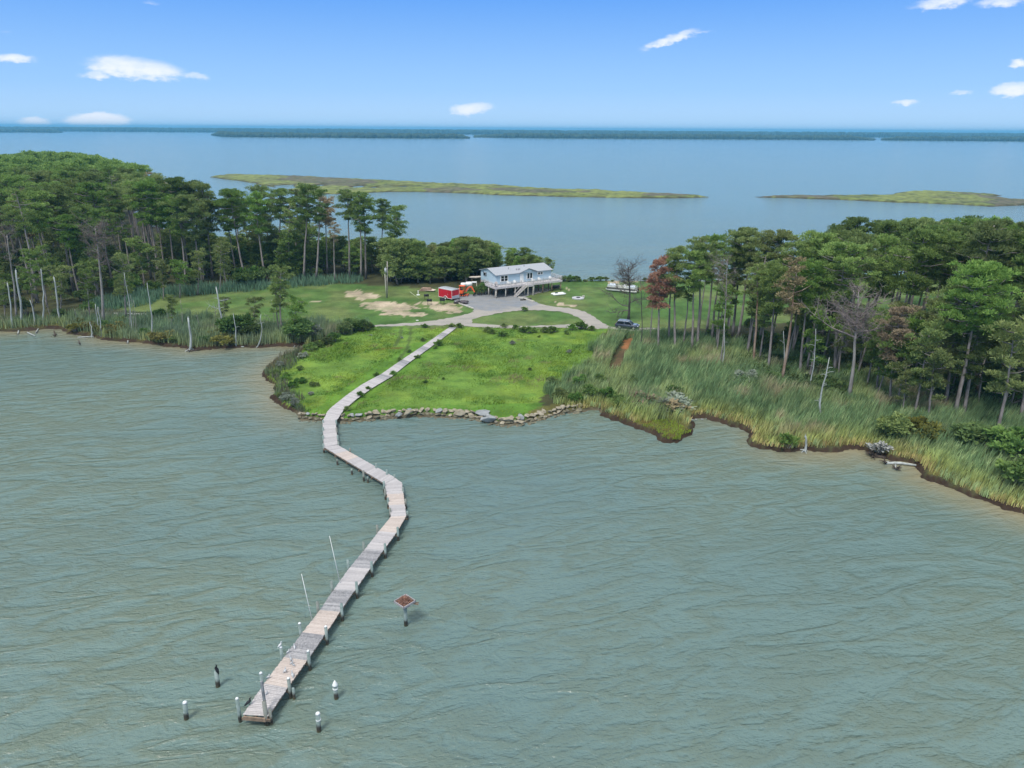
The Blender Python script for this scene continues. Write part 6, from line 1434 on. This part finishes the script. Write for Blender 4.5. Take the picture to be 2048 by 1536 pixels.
# straight outer run, bay by bay along the photographed edges
LE = [(485.7, 1429), (528.5, 1366.5), (568, 1314), (605, 1264.5), (640, 1220), (668, 1178), (700, 1134), (731, 1097), (758, 1062), (782, 1033)]
RE = [(536.6, 1432), (575, 1375.5), (614, 1320.5), (649, 1270), (680, 1223.5), (710, 1179.5), (740, 1137), (767, 1100), (792.5, 1065.5), (812.5, 1031.5)]
KN = ['w', 'p', 'd', 'p', 'd', 'g', 'd', 'g', 'p', 'g', 'g']
for i in range(9): deck_run(LE[i], RE[i], LE[i + 1], RE[i + 1], 1, [KN[i]])
deck_run((782, 1033), (812.5, 1031.5), (769.5, 968), (804, 966), 3, ['g', 'p', 'g'])
# diagonal run: front edge lower-left, back edge upper-right
deck_run((769.5, 968), (804, 965.5), (769.5, 967.5), (787, 953.5), 1, ['g'], joist=False)
deck_run((769.5, 967), (787, 953), (647.6, 894), (674.5, 889.5), 5, ['g', 'g', 'g', 'p', 'g'])
deck_run((647.6, 894), (675.5, 888.5), (645, 841), (671, 841), 3, ['g'])
deck_run((645, 841), (671, 841), (650, 833), (676, 837), 1, ['g'])
def pile_thing(px_w, py_w, topz, r=.16, cap=False, tilt=(0, 0), parent=None, z=0.0):
    p = V(px_w, py_w, z); mb = MB(); mb.tube([(p.x, p.y, -1.0), (p.x + tilt[0], p.y + tilt[1], topz)], [r * 1.08, r * .95], 10)
    o = mb.build('piling', M['pile'], parent)
    if cap: m_ = MB(); m_.tube([(p.x + tilt[0], p.y + tilt[1], topz - .03), (p.x + tilt[0], p.y + tilt[1], topz + .05)], [r * 1.05, r * .7], 10); m_.build('piling_top', M['guano'], o)
    return o
def pile_at(x, y, topz, r=.15, cap=False):
    mb = MB(); mb.tube([(x, y, -1.0), (x, y, topz)], [r * 1.08, r * .95], 10); o = mb.build('piling', M['pile'], pier)
    if cap: m_ = MB(); m_.tube([(x, y, topz - .03), (x, y, topz + .06)], [r * 1.08, r * .6], 10); m_.build('piling_top', M['guano'], o)
ex = [1.15, .9, .9, .85, .8, .8, .75, .7, .65]
for i in range(9):
    l, r_ = V(*LE[i], DZ), V(*RE[i], DZ); u_ = (r_ - l).normalized()
    a = l - u_ * .17; b = r_ + u_ * .17
    if i == 0: a = V(481, 1443, .0) ; b = V(534.5, 1449, 0)
    pile_at(a.x, a.y, DZ + ex[i], .125, i < 4); 
    if i == 0: pile_at(b.x, b.y, DZ + 1.1, .15); pile_at(b.x + .30, b.y + .05, DZ + .4, .10)
    else: pile_at(b.x, b.y, DZ + ex[i], .125, i < 4)
    if i == 1: pile_at(b.x + .28, b.y - .1, DZ + .1, .10)
b = V(534.5, 1449, 0); m_ = MB(); m_.bar((b.x - .05, b.y + .22, .6), (b.x - .22, b.y + .55, DZ + 2.35), .15); m_.build('mast_timber', mat('grey_timber', (.19, .20, .21), .9, .3, 3.0, .3), pier)
l, r_ = V(487, 1436, .95), V(531, 1440, .95); m_ = MB(); m_.bar(l, r_, .08, .3); m_.build('end_beam', M['wood_n'], pier)
def pl(px, py, up, r=.14): p = V(px, py, DZ); pile_at(p.x, p.y, DZ + up, r)
for (px, py, up) in [(780.5, 1024, .45), (776, 1003, .45), (770.5, 985, .45), (806, 982, .42), (811, 1003, .3), (814.5, 1024, .1), (768, 972, .6), (774, 949, .65), (752.5, 936, .62), (727, 949, .5), (703, 936, -.12), (674, 917, -.12), (735, 952, -.1), (789, 951, .1), (700, 898, .1),
                     (646.3, 845, .35), (646.5, 861, .45), (646.8, 877, .45), (647, 893, .4), (672.5, 846, .45), (673.5, 862, .5), (675.5, 877, .5), (677, 889, .45)]:
    pl(px, py, up, .12)
# boardwalk over the field
walk = thing('boardwalk', 'narrow weathered boardwalk crossing the bright field from the pier to the drive', 'boardwalk', (0, 0, 0))
BW = [((650, 833), (676, 837)), ((654, 824), (681, 829)), ((662, 815), (688, 819)), ((692, 791), (714, 797)), ((724, 768.5), (745, 775.5)), ((763, 747.5), (783, 753)), ((805, 718.5), (820, 723.5)), ((845, 692), (859, 696)), ((884, 664.5), (897, 667.5)), ((902, 652.5), (913, 655))]
zz = [DZ, .87, .86, .86, .82, .80, .80, .80, .80, .78]
for i in range(9):
    (a, b), (c, d) = BW[i], BW[i + 1]; n_ = 1 if i < 2 else 3
    deck_run(a, b, c, d, n_, ['g', 'g', 'd'] if i > 3 else ['g'], zz[i], zz[i + 1], walk, 'walk_section', joist=False, plank=.16)
# thin poles on the pier with slack line
for (b_, t_, lab) in (((681, 1166), (659, 1072), 'thin white pole tilted left, farther one on the pier'), ((625, 1241), (603, 1148), 'thin white pole tilted left, nearer one on the pier')):
    p = V(*b_, DZ); tx_, tz = top_over(*t_, p.x, p.y); t = thing('thin_pole', lab, 'pole', p, 0, 'thin poles on the pier'); m_ = MB(); m_.tube([(0, 0, -.3), (tx_ - p.x, 0, tz - DZ)], [.03, .02], 6); m_.build('pole', M['white'], t)
    m_ = MB(); e = Vector((tx_ - p.x, 0, tz - DZ)); pts = [e * .98 + Vector((-.02, 0, 0))] + [Vector((e.x * (1 - f) - .55 * f, 0, e.z * .98 * (1 - f) - .2 * f - .35 * math.sin(PI * f))) for f in (.3, .6, 1)]; m_.tube(pts, .006, 3); m_.build('line', M['black'], t)
# standing pilings
def lone(px, py, tpx, tpy, lab, cone=False, cap=True):
    x, y = G(px, py); tx_, tz = top_over(tpx, tpy, x, y); t = thing('mooring_piling', lab, 'piling', (x, y, 0), 0, 'mooring pilings round the pier end'); m_ = MB(); m_.tube([(0, 0, -1), (tx_ - x, 0, tz)], [.17, .155], 12); m_.build('post', M['pile'], t)
    if cap:
        m_ = MB(); dx = tx_ - x
        if cone: m_.tube([(dx, 0, tz - .35), (dx, 0, tz - .27)], [.20, .19], 12); m_.tube([(dx, 0, tz - .02), (dx, 0, tz + .04), (dx, 0, tz + .42)], [.21, .2, .02], 12)
        else: m_.tube([(dx, 0, tz - .04), (dx, 0, tz + .07)], [.175, .12], 12)
        m_.build('cap', M['guano'], t)
        if not cone and px > 600: m_ = MB(); m_.tube([(dx, 0, tz - .55), (dx, 0, tz - .48)], [.18, .18], 12); m_.build('band', M['guano'], t)
    return x + tx_ - x, y, tz
lone(371, 1438, 369.5, 1405, 'lone piling with rounded white top, leftmost of four'); pc = lone(435, 1373, 432.5, 1343, 'lone piling with a black bird perched on top', cap=False)
lone(673, 1397, 670, 1370, 'lone piling with white cone cap right of pier end', True); lone(637, 1462, 635.5, 1427, 'lone piling with flat white cap, nearest of four')
# osprey platform
x, y = G(812, 1251); _, tz = top_over(810.5, 1203, x, y); t = thing('nest_platform', 'square nest platform on a single post in the water', 'nest platform', (x, y, 0), R(48)); M['plat'] = mat('pale_frame', (.36, .34, .35), .8, .15, 3.0)
m_ = MB(); m_.tube([(0, 0, -1), (0, 0, tz - .1)], [.17, .15], 12); m_.build('post', M['pile'], t); s2 = .62
m_ = MB()
for a in range(4):
    c, s_ = math.cos(a * PI / 2), math.sin(a * PI / 2); m_.box((c * s2, s_ * s2, tz + .02), (.06 if a % 2 == 0 else s2 * 2 + .06, s2 * 2 + .06 if a % 2 == 0 else .06, .16))
m_.build('frame', M['plat'], t)
m_ = MB(); m_.box((0, 0, tz - .08), (s2 * 2, s2 * 2, .04)); m_.bar((-.55, 0, tz - .15), (.55, 0, tz - .15), .08); m_.bar((0, -.55, tz - .22), (0, .55, tz - .22), .08); m_.bar((.45, -.45, tz - .12), (.05, -.05, tz - .7), .06); m_.bar((-.45, .45, tz - .12), (-.05, .05, tz - .7), .06); m_.build('floor', M['plat'], t)
m_ = MB(); rs = np.random.RandomState(9)
for i in range(420):
    a = rs.uniform(-.5, .5, 2); th = rs.uniform(0, PI); L = rs.uniform(.10, .28); d = Vector((math.cos(th), math.sin(th), rs.uniform(-.35, .35))) * L; c = Vector((a[0], a[1], tz + rs.uniform(-.04, .06) + .34 * max(0, 1 - (a[0] ** 2 + a[1] ** 2) / .22))); m_.tube([c - d, c + d], .012, 3, cap=False)
m_.build('sticks', mat('nest_sticks', (.26, .13, .095), .95, .6, 6.0, col2=(.52, .30, .22)), t)
m_ = MB(); m_.bar((.5, -.62, tz - .1), (.95, -.62, tz - .3), .07); m_.bar((.4, -.5, tz - .15), (.8, -.75, tz - .35), .1); m_.build('bracket', M['wood_n'], t)
# birds: one continuous body each
M['gull'] = mat('gull_grey', (.36, .38, .40), .8, .3, 8.0, col2=(.62, .63, .64)); M['gullw'] = mat('gull_white', (.55, .55, .56), .8, .1, 8.0); M['crow'] = mat('black_feathers', (.018, .018, .022), .6, .3, 6.0)
def bird(name, label, cat, x, y, z, rz, L, m_, group=None, upright=.35, neck=.5):
    t = tag(MBbird(L, upright, neck).build(name, m_), label, cat, group); t.location = (x, y, z); t.rotation_euler = (0, 0, rz); return t
def MBbird(L, up, neck):
    mb = MB(); c, s_ = math.cos(up), math.sin(up)
    def P(a, h): return Vector((a * c - h * s_, 0, a * s_ + h * c)) * L + Vector((0, 0, .30 * L))
    pts = [P(-.62, .02), P(-.45, .06), P(-.25, .12), P(0, .15), P(.2, .17), P(.30, .25 + neck * .2), P(.34, .34 + neck * .35), P(.42, .36 + neck * .36), P(.52, .34 + neck * .34), P(.62, .32 + neck * .33)]
    mb.tube(pts, [.03 * L, .07 * L, .13 * L, .17 * L, .15 * L, .085 * L, .085 * L, .08 * L, .03 * L, .008 * L], 9)
    for q in (-1, 1):   # folded wings lie along the back, legs below
        mb.tube([P(.18, .2) + Vector((0, q * .11 * L, 0)), P(-.1, .2) + Vector((0, q * .14 * L, 0)), P(-.6, .08) + Vector((0, q * .05 * L, 0))], [.05 * L, .07 * L, .012 * L], 6, flat=.5)
        mb.tube([(0, q * .06 * L, .40 * L), (.02 * L, q * .06 * L, .18 * L), (0, q * .06 * L, 0)], [.025 * L, .014 * L, .012 * L], 4)
        mb.tube([(-.02 * L, q * .06 * L, .012 * L), (.1 * L, q * .06 * L, .012 * L)], .014 * L, 4)
    return mb
for i, (px, py, rz, m_, L, lab) in enumerate([(581, 1319, 2.2, 'gull', .42, 'grey-brown gull, farthest of the line on the tan deck section'), (582.5, 1324, -1.0, 'gull', .38, 'small grey gull second in the line on tan deck section'), (584.5, 1328, .4, 'gull', .40, 'grey gull third in the line on the tan deck section'), (586, 1332, 2.8, 'gull', .40, 'grey gull nearest in the line on tan deck section'),
     (570.5, 1343, 1.2, 'gull', .42, 'grey gull standing just behind the white-breasted one'), (571, 1346, -.6, 'gullw', .45, 'white-breasted gull in the middle of the tan section'), (585, 1352, 2.0, 'gull', .52, 'largest grey gull near right edge of the tan section'), (537.5, 1357, .2, 'gullw', .46, 'white gull on the left deck edge beside a piling'),
     (534, 1388, 1.0, 'gull', .36, 'lone grey gull behind the tall grey timber on last section'), (577, 1306, .6, 'gullw', .42, 'pale gull on the dark worn section by its left edge'), (589, 1296, 2.0, 'gullw', .42, 'white gull farthest out along the dark worn section')]):
    p = V(px, py, DZ + .01); bird('gull', lab, 'bird', p.x, p.y, DZ + .01, rz, L * .85, M[m_], 'gulls resting on the pier')
p = V(571.5, 1312, DZ); l = V(*LE[2], DZ); r_ = V(*RE[2], DZ); q = l - (r_ - l).normalized() * .17; bird('gull', 'white gull perched on a pier piling at the left side', 'bird', q.x, q.y, DZ + ex[2] + .06, .8, .42, M['gullw'])
p = V(499, 1410, DZ); bird('crow', 'black crow on the left deck edge near the pier end', 'bird', p.x, p.y, DZ + .01, .5, .62, M['crow'], None, .45, .3)
bird('cormorant', 'black cormorant hunched on top of the lone piling', 'bird', pc[0], pc[1], pc[2] - .02, 2.6, .66, M['crow'], None, .95, .5)

# look-alikes that stand apart only by place say so
by_label = {}
for o in COL.objects:
    if o.parent is None and o.get('label') and o.get('group') and 'kind' not in o: by_label.setdefault((o['group'], o['label']), []).append(o)
ORD = 'leftmost second third fourth fifth sixth seventh eighth ninth tenth eleventh twelfth thirteenth fourteenth fifteenth sixteenth seventeenth eighteenth nineteenth'.split()
for (g_, l_), os_ in by_label.items():
    n = len(os_)
    if 2 <= n <= 19 and 'boulder' not in l_ and 'stone' not in l_ or n == 2:
        os_.sort(key=lambda o: o.location.x / max(1, o.location.y))
        for i, o in enumerate(os_):
            w = 'leftmost' if i == 0 else 'rightmost' if i == n - 1 else 'middle one' if n == 3 else ORD[i] + ' from left'
            if len((l_ + ' ' + w).split()) <= 16: o['label'] = l_ + ', ' + w
